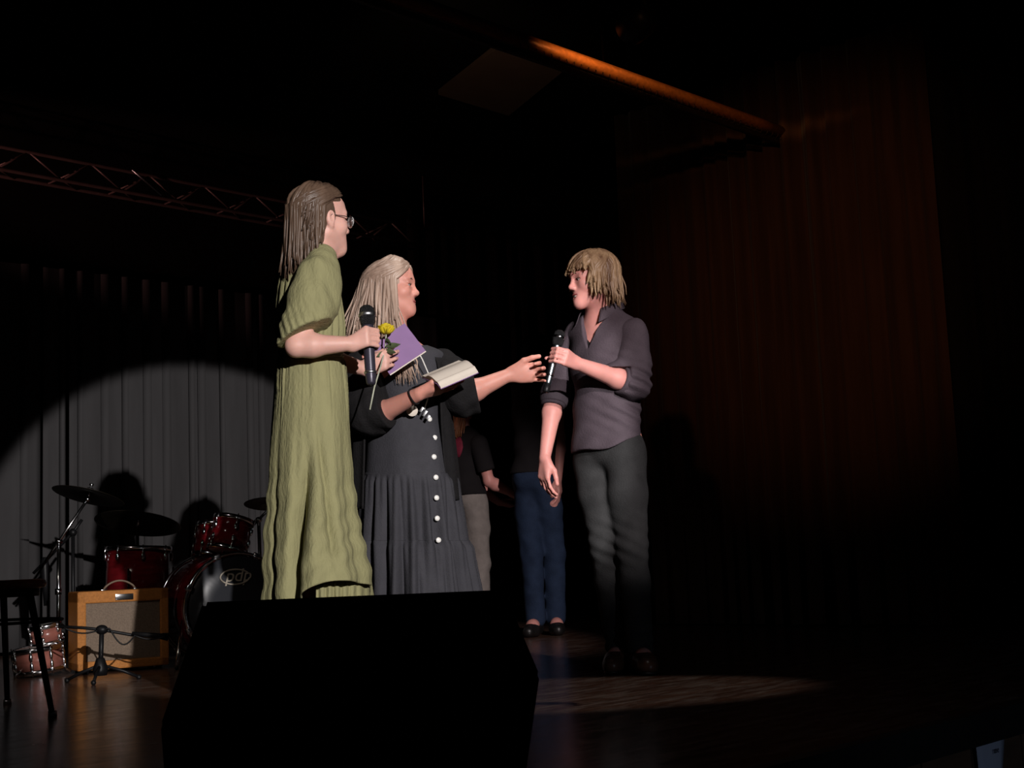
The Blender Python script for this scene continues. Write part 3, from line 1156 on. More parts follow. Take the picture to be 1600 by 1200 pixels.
# stool at the left edge
foot = G(82, 5.05)
sc = G(-8, 5.25)
st = thing('bar_stool', (sc.x, sc.y, 0), 'low round stool with orange-brown wood seat and black legs', 'stool')
MB().lathe([(0, 0.505), (0.165, 0.505), (0.182, 0.50), (0.186, 0.487), (0.182, 0.474), (0.16, 0.468), (0, 0.468)], 40, (sc.x, sc.y, 0.0)).build('seat', STOOLW, st)
MB().lathe([(0.150, 0.468), (0.160, 0.468), (0.160, 0.440), (0.150, 0.440)], 36, (sc.x, sc.y, 0)).build('seat_rail', BLKMET, st)
d0 = Vector((foot.x - sc.x, foot.y - sc.y, 0))
for k in range(3):
    R = Matrix.Rotation(math.radians((0, 138, -108)[k]), 3, 'Z')
    d = R @ d0
    topp = Vector((sc.x, sc.y, 0.462)) + d * 0.60
    m2 = MB()
    m2.tube([topp, Vector((sc.x, sc.y, 0.004)) + d], [0.0145, 0.011], 10)
    lg = m2.build('leg', BLKMET, st)
    MB().lathe([(0.017, 0.0), (0.016, 0.022)], 10, Vector((sc.x, sc.y, 0)) + d, None, True).build('ferrule', STEEL, lg)
ring = []
for k in range(33):
    a = k / 32 * 2 * math.pi
    ring.append(Vector((sc.x + math.cos(a) * d0.length * 0.70, sc.y + math.sin(a) * d0.length * 0.70, 0.345)))
MB().tube(ring, 0.006, 6, False).build('foot_ring', BLKMET, st)

# tweed amplifier
an = Vector((0.5, -0.866, 0))
ax_ = Vector((0.866, 0.5, 0))
Ra = Matrix((ax_, -an, Vector((0, 0, 1)))).transposed()
ac = G(194, 7.15)
amp = thing('guitar_amplifier', ac, 'orange tweed combo amplifier with brown grille cloth on the floor', 'amplifier')
W_, H_, D_ = 0.475, 0.405, 0.23


def ap(x, y, z):
    return ac + Ra @ Vector((x, y, z + 0.018))


def abox(mb, x0, x1, y0, y1, z0, z1, bev=0.004):
    mb.box(ap((x0 + x1) / 2, (y0 + y1) / 2, (z0 + z1) / 2), (x1 - x0, y1 - y0, z1 - z0), Ra, bev=bev)
    return mb


mb = MB()
abox(mb, -W_ / 2, W_ / 2, 0.0, D_, 0, 0.045, 0.008)
abox(mb, -W_ / 2, W_ / 2, 0.0, D_, H_ - 0.062, H_, 0.008)
abox(mb, -W_ / 2, -W_ / 2 + 0.045, 0.0, D_, 0, H_, 0.008)
abox(mb, W_ / 2 - 0.045, W_ / 2, 0.0, D_, 0, H_, 0.008)
abox(mb, -W_ / 2 + 0.01, W_ / 2 - 0.01, D_ - 0.02, D_ - 0.005, 0.01, H_ - 0.01)
mb.build('cabinet', TWEED, amp, smooth=False)
abox(MB(), -W_ / 2 + 0.043, W_ / 2 - 0.043, 0.012, 0.03, 0.043, H_ - 0.060).build('grille_cloth', GRILLE, amp, smooth=False)
abox(MB(), -0.045, 0.05, -0.004, 0.002, H_ - 0.052, H_ - 0.020, 0.002).build('badge', CHROME, amp)['label'] = 'polished name plate'
pts = [ap(-0.085 + 0.17 * t, D_ * 0.4, H_ + 0.004 + 0.045 * math.sin(math.pi * t) ** 0.7) for t in [i / 12 for i in range(13)]]
hd = MB().tube(pts, 0.009, 8, True, 0.6).build('handle', LEATHER, amp)
for t in (0, -1):
    MB().box(pts[t] - Vector((0, 0, 0.002)), (0.026, 0.026, 0.012), Ra, bev=0.003).build('bracket', CHROME, hd)
for x in (-0.19, 0.19):
    for y in (0.03, D_ - 0.03):
        MB().lathe([(0.016, -0.018), (0.018, 0.002)], 12, ap(x, y, 0), None, True).build('foot', BLKMET, amp)


# drums


def drum(name, c, axis, r, depth, shell, label, nlug=8, frontm=HEADBLK, backm=HEADWHT, hoop=CHROME, hoopr=0.008, up=(0, 0, 1), lugl=0.05, loc=None):
    """c: middle of the struck/front head, axis points out of that head"""
    root = thing(name, loc if loc is not None else c, label, 'drum')
    ax = Vector(axis).normalized()
    R = align(ax, Vector(up).cross(ax) if abs(Vector(up).cross(ax).length) > 0.01 else None)
    c = Vector(c)
    MB().lathe([(r, -0.012), (r, -depth + 0.012)], 48, c, R).build('shell', shell, root, solid=0.005)
    MB().lathe([(0, 0.0), (r * 0.5, 0.001), (r * 0.98, 0.0), (r * 1.0, -0.010)], 48, c, R).build('front_head', frontm, root)
    MB().lathe([(0, -depth), (r * 0.98, -depth), (r * 1.0, -depth + 0.010)], 48, c, R).build('rear_head', backm, root)
    for z in (-0.006, -depth + 0.006):
        pts = [c + R @ Vector(((r + hoopr * 0.8) * math.cos(a), (r + hoopr * 0.8) * math.sin(a), z)) for a in [2 * math.pi * i / 48 for i in range(48)]]
        mb = MB()
        rows = []
        for i in range(49):
            a = 2 * math.pi * i / 48
            e = Vector((math.cos(a), math.sin(a), 0))
            rows.append([c + R @ (e * (r + hoopr * 1.6) + Vector((0, 0, z + 0.012))), c + R @ (e * (r + hoopr * 0.5) + Vector((0, 0, z + 0.014))),
                         c + R @ (e * (r + hoopr * 0.3) + Vector((0, 0, z - 0.014))), c + R @ (e * (r + hoopr * 1.6) + Vector((0, 0, z - 0.012)))])
        mb.grid(rows, True)
        mb.build('hoop', hoop, root)
    for i in range(nlug):
        a = 2 * math.pi * (i + 0.5) / nlug
        e = Vector((math.cos(a), math.sin(a), 0))
        for zz in ((-0.055 if depth > 0.2 else -depth * 0.32), (-depth + 0.055 if depth > 0.2 else -depth * 0.68)):
            m2 = MB()
            m2.sphere(c + R @ (e * (r + 0.010) + Vector((0, 0, zz))), 0.013, 10, 6, (0.8, 0.8, lugl / 0.026), R)
            lg = m2.build('lug', CHROME, root)
            sgn = 1 if zz > -depth / 2 else -1
            zt_ = -0.0 if sgn > 0 else -depth
            MB().tube([c + R @ (e * (r + 0.014) + Vector((0, 0, zz))), c + R @ (e * (r + 0.014) + Vector((0, 0, zt_ + 0.012 * sgn)))], 0.0035, 6).build('tension_rod', CHROME, lg)
    return root, R


bn = Vector((0.545, -0.839, 0))
bc_ = P(371, 951, 7.35)
bc_.z = 0.305
bd, Rb = drum('bass_drum', bc_, bn, 0.275, 0.42, REDSH, 'dark red bass drum with black front head and oval maker logo', 8, HEADBLK, HEADWHT, CHROME, 0.014, loc=(bc_.x, bc_.y, 0))
# oval logo on the front head
Rlogo = Matrix((Vector((0, 0, 1)).cross(bn), Vector((0, 0, 1)), bn)).transposed()
lc = bc_ + Rlogo @ Vector((-0.012, 0.160, 0.004))
ov = [lc + Rlogo @ Vector((0.083 * math.cos(a) - 0.0, 0.040 * math.sin(a), 0.001)) for a in [math.radians(20 + 330 * i / 60) for i in range(61)]]
lg = MB().tube(ov, 0.0045, 6).build('logo_oval', LOGO, bd)
text_mesh('lettering', 'pdp', 0.098, Matrix.Translation(lc + Rlogo @ Vector((0.016, 0.006, 0.001))) @ Rlogo.to_4x4(), LOGO, lg, 0.001, 0.25)
for sg in (-1, 1):
    a = bc_ - bn * 0.10 + Rlogo.col[0] * sg * 0.27 + Vector((0, 0, -0.06))
    b = Vector((bc_.x, bc_.y, 0.012)) + bn * 0.06 + Rlogo.col[0] * sg * 0.36
    sp = MB().tube([a, b], 0.009, 8).build('spur', CHROME, bd)
    MB().sphere(b, 0.012, 8, 6).build('rubber_tip', BLKMET, sp)
for i in range(8):
    a = 2 * math.pi * (i + 0.5) / 8
    e = Rb @ Vector((math.cos(a), math.sin(a), 0))
    MB().box(bc_ + e * 0.292 + bn * 0.004, (0.028, 0.035, 0.02), align(bn, e), bev=0.005).build('claw', CHROME, bd)
tm = bc_ - bn * 0.20 + Vector((0, 0, 0.275))
MB().tube([tm, tm + Vector((0, 0, 0.14))], 0.013, 10).build('tom_post', CHROME, bd)


def tom(px, py, Y, r, dep, label, tilt):
    c = P(px, py, Y)
    ax = (Vector((0, 0, 1)) + Vector(tilt)).normalized()
    t, R = drum('rack_tom', c, ax, r, dep, REDSH, label, 6, HEADWHT, HEADWHT, CHROME, 0.007, lugl=0.04)
    MB().tube([c - ax * dep * 0.5 + Vector((0.0, -0.01, 0)) - bn * 0.0, tm + Vector((0, 0, 0.12))], 0.009, 8).build('bracket', CHROME, t)
    return t


tom(366, 812, 7.55, 0.105, 0.185, 'small dark red rack tom above the bass drum logo', (0.20, 0.25, 0))
tom(339, 822, 7.80, 0.105, 0.19, 'dark red rack tom half hidden behind its twin', (0.10, 0.25, 0))
fc = P(217, 856, 7.95)
ft, Rf = drum('floor_tom', fc, (0.03, 0.03, 1), 0.178, 0.36, REDSH, 'dark red floor tom behind the tweed amplifier', 8, HEADWHT, HEADWHT, CHROME, 0.008, loc=(fc.x, fc.y, 0))
for k in range(3):
    a = k * 2.094 + 0.5
    e = Vector((math.cos(a), math.sin(a), 0))
    b = Vector((fc.x, fc.y, 0)) + e * 0.20
    lg = MB().tube([b + Vector((0, 0, fc.z - 0.12)), b + Vector((0, 0, 0.06)), b + e * 0.03 + Vector((0, 0, 0.012))], 0.006, 8).build('leg', CHROME, ft)
    MB().sphere(b + e * 0.03 + Vector((0, 0, 0.012)), 0.012, 8, 6).build('rubber_tip', BLKMET, lg)

# small rose coloured drums at far left
c1 = P(58, 1012, 7.1)
dr, _ = drum('snare_drum', c1, (-0.10, -0.05, 1), 0.118, 0.125, PINKSH, 'rose wood snare drum with chrome hoops low behind the stool', 8, HEADWHT, HEADWHT, CHROME, 0.007, loc=(c1.x, c1.y, 0))
for k in range(3):
    a = k * 2.094 + 0.2
    e = Vector((math.cos(a), math.sin(a), 0))
    MB().tube([Vector((c1.x, c1.y, max(0.06, c1.z - 0.13))) + e * 0.09, Vector((c1.x, c1.y, 0.012)) + e * 0.17], 0.006, 8).build('leg', CHROME, dr)
c2 = P(70, 976, 7.25)
drum('tambourine_drum', c2, (-0.14, -0.10, 1), 0.074, 0.105, PINKSH, 'smaller rose wood drum perched on the snare drum', 6, HEADWHT, HEADWHT, CHROME, 0.007, lugl=0.03)


# cymbals on stands


def stand_legs(base, root, spread, z0, m, n=3, a0=0.4, rad=0.008):
    for k in range(n):
        a = a0 + 2 * math.pi * k / n
        e = Vector((math.cos(a), math.sin(a), 0))
        lg = MB().tube([base + Vector((0, 0, z0)), base + e * spread * 0.6 + Vector((0, 0, z0 * 0.45)), base + e * spread + Vector((0, 0, 0.012))], rad, 8).build('leg', m, root)
        MB().sphere(base + e * spread + Vector((0, 0, 0.011)), 0.013, 8, 6).build('rubber_tip', BLKMET, lg)


def cymbal(px, py, Y, r, tilt, base_px, joint, label, m=CHROME, boomm=None):
    c = P(px, py, Y)
    bx = G(base_px, Y, 0.5)
    base = Vector((bx.x, Y, 0))
    root = thing('cymbal_stand', base, label, 'cymbal', 'cymbals on stands')
    ax = Vector(tilt).normalized()
    R = align(ax)
    cy = MB().lathe([(0.006, 0.022), (0.022, 0.021), (0.042, 0.010), (0.052, 0.006), (r * 0.55, 0.0), (r * 0.97, -0.012), (r, -0.0135), (r * 0.97, -0.015), (r * 0.55, -0.003), (0.05, 0.003), (0.006, 0.018)], 48, c, R).build('cymbal', BRONZE, root)
    MB().tube([c - ax * 0.03, c + ax * 0.055], 0.006, 8).build('cymbal_post', CHROME, root)
    MB().lathe([(0.004, 0.048), (0.012, 0.05), (0.012, 0.06), (0.004, 0.062)], 10, c, R).build('wing_nut', CHROME, cy)
    MB().lathe([(0.018, 0.022), (0.018, 0.034)], 12, c, R, True).build('felt', BLKMET, cy)
    if joint:
        j = P(joint[0], joint[1], Y)
        base2 = Vector((base.x, base.y, 0))
        tipp = c - ax * 0.03
        back = j + (j - tipp).normalized() * joint[2]
        bo = MB().tube([back, j, tipp], 0.0085, 8).build('boom', boomm or m, root)
        MB().sphere(j, 0.022, 10, 8, (1, 1, 0.8)).build('clamp', m, root)
        MB().sphere(tipp, 0.016, 10, 8).build('tilter', m, root)
        MB().tube([Vector((j.x, j.y, j.z)), Vector((base.x, base.y, 0.10))], 0.0115, 10).build('pole', m, root)
        topz = j.z
    else:
        MB().tube([c - ax * 0.03, Vector((base.x, base.y, 0.10))], 0.010, 10).build('pole', m, root)
        topz = c.z
    for z in (topz * 0.58, topz * 0.3):
        MB().lathe([(0.010, 0), (0.018, 0.002), (0.018, 0.034), (0.010, 0.036)], 12, (base.x + (c.x - base.x) * 0, base.y, z)).build('collar', m, root)
    stand_legs(base, root, 0.26, 0.26, m)
    return root


cymbal(139, 772, 7.5, 0.20, (0.20, 0.24, 1), 91, (92, 846, 0.13), 'dark cymbal tilted on chrome boom stand at far left')
cymbal(216, 815, 8.1, 0.255, (0.07, 0.30, 1), 214, None, 'large dark cymbal level above the floor tom')
cymbal(424, 784, 8.2, 0.165, (-0.02, 0.22, 1), 408, (404, 812, 0.10), 'small cymbal half hidden behind the green dress', CHROME, BLKMET)

# black boom microphone stand behind the stool
b0 = G(86, 7.9)
ms = thing('microphone_stand', b0, 'black boom microphone stand leaning beside the chrome cymbal stand', 'microphone stand')
j = P(114, 832, 7.9)
e_ = P(52, 896, 7.9)
MB().tube([P(128, 812, 7.9), j, e_], 0.009, 8).build('boom', BLKMET, ms)
MB().sphere(j, 0.024, 10, 8).build('clamp', BLKMET, ms)
MB().tube([j, Vector((j.x, j.y, 0.10))], 0.011, 8).build('pole', BLKMET, ms)
stand_legs(Vector((j.x, j.y, 0)), ms, 0.28, 0.22, BLKMET)
m_ = P(70, 884, 7.85)
mb = MB()
mb.tube([m_ + Vector((0, 0, 0.05)), m_ + Vector((0, 0, 0.0)), m_ + Vector((0.004, 0, -0.09)), m_ + Vector((0.006, 0, -0.23))], [0.016, 0.026, 0.021, 0.011], 12)
o = mb.build('microphone', BLKMET)
tag(o, 'black microphone hanging down from a boom stand near the stool', 'microphone')

# low black microphone stand in front of the amplifier
YL = 6.55
b0 = G(157, YL)
ls = thing('microphone_stand', b0, 'low black microphone stand with level boom before the tweed amplifier', 'microphone stand')
top = P(159, 984, YL)
MB().tube([Vector((b0.x, YL, 0.05)), top], 0.012, 10).build('pole', BLKMET, ls)
MB().lathe([(0.03, 0.03), (0.036, 0.06), (0.02, 0.11), (0.013, 0.115)], 16, (b0.x, YL, 0), None, True).build('hub', BLKMET, ls)
MB().sphere(top, 0.026, 12, 8, (1.2, 1, 0.9)).build('clamp', BLKMET, ls)
MB().tube([P(92, 979, YL - 0.02), P(130, 981, YL - 0.02), top, P(205, 992, YL + 0.05), P(264, 996, YL + 0.09)], 0.0075, 8).build('boom', BLKMET, ls)
mm = MB().tube([P(206, 990, YL + 0.04), P(250, 994, YL + 0.07), P(262, 995, YL + 0.09)], [0.010, 0.014, 0.020], 10).build('clip', BLKMET, ls)
for dx, dy in ((-0.17, 0.03), (0.17, 0.05), (0.02, -0.17)):
    lg = MB().tube([Vector((b0.x, YL, 0.08)), Vector((b0.x + dx * .6, YL + dy * .6, 0.045)), Vector((b0.x + dx, YL + dy, 0.012))], 0.008, 8).build('leg', BLKMET, ls)
    MB().sphere((b0.x + dx, YL + dy, 0.011), 0.013, 8, 6).build('rubber_tip', BLKMET, lg)
pts = []
for i in range(41):
    t = i / 40
    pts.append(P(lerp(100, 258, t), 981 + 14 * t + 6 * math.sin(t * 9.5) + (22 * math.sin((t - 0.45) / 0.25 * math.pi) if 0.45 < t < 0.70 else 0), YL - 0.05 + 0.1 * t))
o = MB().tube(pts, 0.0038, 6).build('microphone_cable', BLKMET)
tag(o, 'thin black cable looped along the low stand before the amplifier', 'cable')


# ------------------------------------------------------------------ people
def smooth(t):
    t = max(0.0, min(1.0, t))
    return t * t * (3 - 2 * t)


class Garment:
    """skirt or bodice as rings: rows (py, left, right, half depth, middle depth)"""

    def __init__(self, rows, n=60, m=160):
        self.rows = smooth_rows(rows, n)
        self.m = m

    def at(self, py):
        ys = [r[0] for r in self.rows]
        for i in range(len(ys) - 1):
            if ys[i] <= py <= ys[i + 1]:
                t = (py - ys[i]) / (ys[i + 1] - ys[i] + 1e-9)
                return self.rows[i] + (self.rows[i + 1] - self.rows[i]) * t
        return self.rows[-1] if py > ys[-1] else self.rows[0]

    def surf(self, px, py, off=0.0):
        _, l, r, b, yc = self.at(py)
        c, a = (l + r) / 2, (r - l) / 2
        q = max(0.0, 1 - ((px - c) / a) ** 2)
        return P(px, py, yc - b * math.sqrt(q) - off)

    def build(self, name, material, parent, fold=None, hem=None, solid=0.004, gap=None):
        mb = MB()
        rows = []
        N = len(self.rows)
        for i, (py, l, r, b, yc) in enumerate(self.rows):
            c, a = (l + r) / 2, (r - l) / 2
            row = []
            for k in range(self.m + (1 if gap else 0)):
                if gap:
                    th = math.radians(gap[1] + (360 - gap[1] + gap[0]) * k / self.m)
                else:
                    th = 2 * math.pi * k / self.m
                d = fold(th, py, c + a * math.cos(th)) if fold else 0.0
                X = P(c, py, yc)
                sc = FPX / yc
                y2 = py + (hem(th, py, c + a * math.cos(th), i / (N - 1)) if hem else 0.0)
                px = c + (a + d * sc) * math.cos(th)
                row.append(P(px, y2, yc + (b + d) * math.sin(th)))
            rows.append(row)
        mb.grid(rows, not gap)
        return mb.build(name, material, parent, solid=solid)


def wr(p, seed, amp, f):
    """soft random creases"""
    r = np.random.RandomState(seed)
    out = 0
    for i in range(6):
        d = r.normal(size=3)
        d /= np.linalg.norm(d)
        out = out + np.sin((p @ d) * f * r.uniform(0.6, 1.7) + r.uniform(0, 6) + 1.5 * np.sin((p @ r.normal(size=3)) * f * 0.4))
    return out * amp / 3.0


def make_mic(top, bottom, label, body_m, ring_m, grill_r=0.026, body_r=0.0175, tail=None):
    top, bottom = Vector(top), Vector(bottom)
    a = (top - bottom).normalized()
    L = (top - bottom).length
    R = align(a)
    root = thing('microphone', bottom, label, 'microphone')
    MB().lathe([(0.013, 0), (0.0155, 0.006), (body_r * 0.95, 0.03), (body_r, L * 0.5), (body_r * 1.1, L - 0.075), (0.019, L - 0.068)], 24, bottom, R, True).build('body', body_m, root)
    MB().lathe([(0.020, L - 0.070), (0.0235, L - 0.062), (grill_r, L - 0.040), (grill_r, L - 0.028), (grill_r * 0.86, L - 0.010), (grill_r * 0.5, L - 0.002), (0, L)], 28, bottom, R).build('grille', MICGRILL, root)
    MB().lathe([(grill_r, L - 0.040), (grill_r + 0.0018, L - 0.037), (grill_r + 0.0018, L - 0.031), (grill_r, L - 0.028)], 28, bottom, R).build('grille_band', ring_m, root)
    MB().lathe([(body_r * 0.98, 0.036), (body_r + 0.0022, 0.038), (body_r + 0.0022, 0.043), (body_r * 0.98, 0.045)], 24, bottom, R).build('ring', ring_m, root)
    return root


# ---- host in the olive dress -------------------------------------------------
Y0 = 4.43
fw = Vector((0.788, 0.616, 0))
H = Frame(P(501, 347.5, Y0), fw + Vector((0, 0, 0.03)), s=0.93)
sR, sL = P(503, 420, 4.33), P(462, 412, 4.58)
eR, wR = P(463, 541, 4.27), P(551, 537, 4.30)
eL, wL = P(500, 556, 4.63), P(569, 577, 4.60)
mA = P(575.5, 531, 4.335)
mtop, mbot = P(572.5, 477, 4.345), P(580, 601, 4.315)
B = Field()
add_head(B, H)
B.cap(H.p(-0.022, 0, -0.055), P(487, 410, 4.46), 0.050, 0.056, 0.03)
torso(B, P(484, 400, 4.46), sL, sR, P(481, 455, 4.45), P(483, 545, 4.47), P(484, 640, 4.48), fw, 0.92, (0.095, 0.14, 0.16), (0.075, 0.10, 0.13), (0.08, 0.12, 0.11))
arm(B, sR, eR, wR, 0.92)
arm(B, sL, eL, wL, 0.92)
grip(B, mA, mtop - mbot, 0.0185, wR, 1, 0.92)
hand(B, wL, (0.93, -0.10, 0.36), (-0.10, 0.95, 0.10), (-0.3, 0.1, 0.9), [(0.5, 0.7, 0.5), (0.5, 0.8, 0.5), (0.6, 0.8, 0.5), (0.7, 0.8, 0.5)],
     [((0.9, 0.30, 0.25), 0.044, 0.0115), ((0.95, 0.0, 0.3), 0.034, 0.010), ((0.9, -0.1, 0.3), 0.026, 0.0085)], 0.88)
hR, hL = G(500, 4.46, 0.86), G(478, 4.56, 0.86)
leg(B, hR, G(506, 4.44, 0.47), G(486, 4.40, 0.07), G(507, 4.47, 0.03), 0.80)
leg(B, hL, G(478, 4.60, 0.47), G(470, 4.56, 0.07), G(490, 4.66, 0.03), 0.80)
host = field_obj('person', B, SKIN_F, None, 0.0042)
tag(host, 'tall person in long olive green dress and glasses holding microphone and purple card', 'person')
face_parts(H, host)

g = Garment([
    (391, 476, 506, 0.062, 4.455), (401, 460, 517, 0.095, 4.455), (427, 440, 523, 0.115, 4.45), (465, 434, 531, 0.125, 4.45),
    (505, 432, 537, 0.125, 4.45), (540, 434, 537, 0.115, 4.45), (558, 435, 535, 0.110, 4.45), (576, 431, 538, 0.120, 4.45),
    (630, 427, 543, 0.140, 4.45), (700, 421, 547, 0.160, 4.45), (780, 417, 554, 0.185, 4.45), (850, 412, 564, 0.21, 4.45),
    (905, 412, 574, 0.235, 4.45), (941, 411, 580, 0.25, 4.45)], 110, 220)


def foldg(th, py, px):
    t = smooth((py - 570) / 360)
    w1 = th + 0.22 * math.sin(3 * th + 0.7) + 0.10 * math.sin(7 * th)
    d = 0.010 * t * math.sin(7 * w1 + 1.2 + 0.003 * py) + 0.004 * t * math.sin(17 * w1 + 0.5 + 0.004 * py)
    # gathers below the waist
    w = smooth((py - 556) / 12) * (1 - smooth((py - 570) / 120))
    d += w * (0.5 + 0.5 * math.sin(5 * th + 2)) * (0.004 * math.sin(44 * w1) + 0.004 * math.sin(29 * w1 + 1))
    b = (1 - smooth((py - 520) / 30)) * smooth((py - 420) / 30)
    d += 0.004 * b * math.sin(21 * th + py * 0.03)
    if math.sin(th) < 0:
        s = smooth((py - 660) / 180)
        xg = 483 - 26 * smooth((py - 690) / 250)
        d -= 0.068 * s * math.exp(-((px - xg) / 8.5) ** 2)
        d += 0.022 * s * math.exp(-((px - xg - 24) / 16) ** 2)
        x2 = 503 + (py - 720) * 0.10
        d -= 0.020 * smooth((py - 640) / 90) * (1 - smooth((py - 860) / 80)) * math.exp(-((px - x2) / 6) ** 2)
        # diagonal drag lines
        d += 0.004 * smooth((py - 700) / 80) * math.sin((px * 0.8 + py) * 0.12)
    return d


def hemg(th, py, px, t):
    if math.sin(th) >= 0:
        return -8 * smooth((py - 800) / 140)
    u = (px - 462) / 118.0
    if u <= 0:
        return 0
    lift = 34 * math.sin(min(1, u) ** 0.7 * math.pi * 0.72) if u < 1 else 22
    return -lift * smooth((py - 780) / 160)


dress = g.build('dress', GREEN, host, foldg, hemg, 0.004)
rows = []
for j in range(6):
    row = []
    for i in range(50):
        px = lerp(494, 578, i / 49)
        u = (px - 462) / 118.0
        hy = 941 - 34 * math.sin(min(1, u) ** 0.7 * math.pi * 0.72)
        py = lerp(hy - 12, 962 - 14 * (i / 49), j / 5)
        row.append(g.surf(px, 938, -0.06 - 0.010 * math.sin(i * 0.9) * (0.3 + j / 6)) + (P(px, py, 4.3) - P(px, 938, 4.3)))
    rows.append(row)
MB().grid(rows).build('inner_hem', GREEN, host, solid=0.003)
F = Field()
F.chain([P(505, 404, 4.37), P(500, 432, 4.325), P(489, 475, 4.295), P(473, 520, 4.275), P(463, 545, 4.27)], [0.048, 0.066, 0.078, 0.074, 0.064], 0.03)
F.cut(P(474, 522, 4.275), (0.42, -0.10, -0.90))
F.disp = lambda p: wr(p, 3, 0.0062, 46) + 0.0022 * np.sin(p[..., 0] * 260 + p[..., 2] * 90) * np.clip((P(474, 470, 4.3).z - p[..., 2]) * 12, 0, 1)
field_obj('sleeve', F, GREEN, host, 0.005)
F = Field()
F.chain([P(462, 408, 4.55), P(462, 470, 4.63), P(486, 535, 4.64)], [0.055, 0.085, 0.075], 0.03)
F.cut(P(490, 545, 4.64), (0.6, 0.0, -0.8))
F.disp = lambda p: wr(p, 5, 0.003, 70)
field_obj('sleeve', F, GREEN, host, 0.006)
# waist tie
MB().tube([g.surf(lerp(434.5, 536.5, i / 20), 557, 0.001) for i in range(21)], 0.004, 6).build('waist_seam', GREEN, host)
# hair: tucked behind the near ear, long at the back
ST = []
for i in range(230):
    side = random.choice((-1, 1))
    ph0 = side * random.uniform(4, 150)
    th0 = random.uniform(4, 50)
    ph1 = side * random.uniform(108, 180)
    if abs(ph1) < abs(ph0):
        ph1 = side * min(180, abs(ph0) + 8)
    ze = random.uniform(-0.17, -0.10) - 0.06 * smooth((abs(ph1) - 120) / 60)
    ST.append((strand(H, ph0, th0, ph1, random.uniform(82, 98), ze, out=random.uniform(-0.012, 0.014), back=random.uniform(-0.018, 0.004), wave=0.003), random.uniform(0.007, 0.012), 0.002))
for i in range(90):      # locks over the temple, tucked behind the ear
    side = random.choice((-1, 1))
    ST.append((strand(H, side * random.uniform(10, 80), random.uniform(4, 36), side * random.uniform(98, 122), random.uniform(80, 92), random.uniform(-0.10, -0.03), (0.108, 0.086, 0.100), out=0.0, back=random.uniform(-0.03, -0.015)), random.uniform(0.007, 0.011), 0.004))
for i in range(60):      # front hair swept back from the hairline
    side = random.choice((-1, 1))
    ST.append((strand(H, side * random.uniform(0, 62), random.uniform(30, 58), side * random.uniform(104, 130), random.uniform(64, 86), 0.02 + random.uniform(-0.1, 0), out=0.0, back=-0.03), 0.0075, 0.002))


def behind(Fh):
    Fh.ell(H.p(-0.062, 0, -0.03), (0.060, 0.078, 0.115), H.M, 0.03)
    Fh.ell(H.p(-0.088, 0, -0.12), (0.040, 0.070, 0.075), H.M, 0.03)


hair_mesh('hair', H, ST, HAIRG, host, extra=behind, face_x=0.012, face_z=0.062)
# glasses
gl = MB()
for sg in (-1, 1):
    ring = [H.p(0.108 - 0.010 * abs(math.cos(a)) * (1 if sg * math.cos(a) > 0 else 0), sg * (0.033) + 0.024 * math.cos(a), 0.003 + 0.020 * math.sin(a)) for a in [2 * math.pi * i / 24 for i in range(25)]]
    gl.tube(ring, 0.0018, 6, False)
    gl.tube([H.p(0.098, sg * 0.057, 0.010), H.p(0.060, sg * 0.073, 0.012), H.p(0.0, sg * 0.080, 0.012), H.p(-0.012, sg * 0.080, -0.004)], 0.0017, 6)
gl.tube([H.p(0.110, -0.011, 0.008), H.p(0.114, 0, 0.011), H.p(0.110, 0.011, 0.008)], 0.0017, 6)
glo = gl.build('glasses', CHROME, host)
glo['label'] = 'thin silver rimmed glasses'
for sg in (-1, 1):
    MB().sphere(H.p(0.106, sg * 0.033, 0.003), 0.023, 16, 8, (0.07, 1, 0.84), H.R).build('lens', GLASS, glo)
for fx, fy in ((484, 4.40), (470, 4.56)):
    an_ = G(fx, fy, 0.06)
    F = Field()
    F.chain([G(fx - 4, fy - 0.01, 0.045), G(fx + 10, fy + 0.04, 0.035), G(fx + 22, fy + 0.08, 0.028)], [0.042, 0.044, 0.034], 0.03)
    F.cut((0, 0, 0.004), (0, 0, -1))
    field_obj('shoe', F, SHOEB, host, 0.006)

make_mic(mtop, mbot, 'black topped microphone held upright by the person in green dress', MICBODY, STEEL, 0.0265, 0.0185)

# purple card and yellow rose in the host's far hand
YC = 4.66
cq = [P(632, 505, YC), P(665, 548, YC), P(609, 585, YC - 0.02), P(577, 541, YC - 0.02)]
nn = (cq[1] - cq[0]).cross(cq[3] - cq[0]).normalized()
card = thing('purple_card', cq[3], 'purple card held up at an angle beside the yellow rose', 'card')
for name, off, m_, sh in (('cover', 0.0, PURPLE, 0.0), ('insert', 0.0022, PAPER, 0.004)):
    qq = [p + nn * off + (cq[1] - cq[0]).normalized() * sh for p in cq]
    mb = MB()
    mb.add(qq + [p + nn * 0.0016 for p in qq], [(0, 1, 2, 3), (7, 6, 5, 4), (0, 4, 5, 1), (1, 5, 6, 2), (2, 6, 7, 3), (3, 7, 4, 0)])
    mb.build(name, m_, card, smooth=False)
YR = 4.60
rc = P(603, 514, YR)
rose = thing('yellow_rose', rc, 'single yellow rose with long pale stem beside the purple card', 'flower')
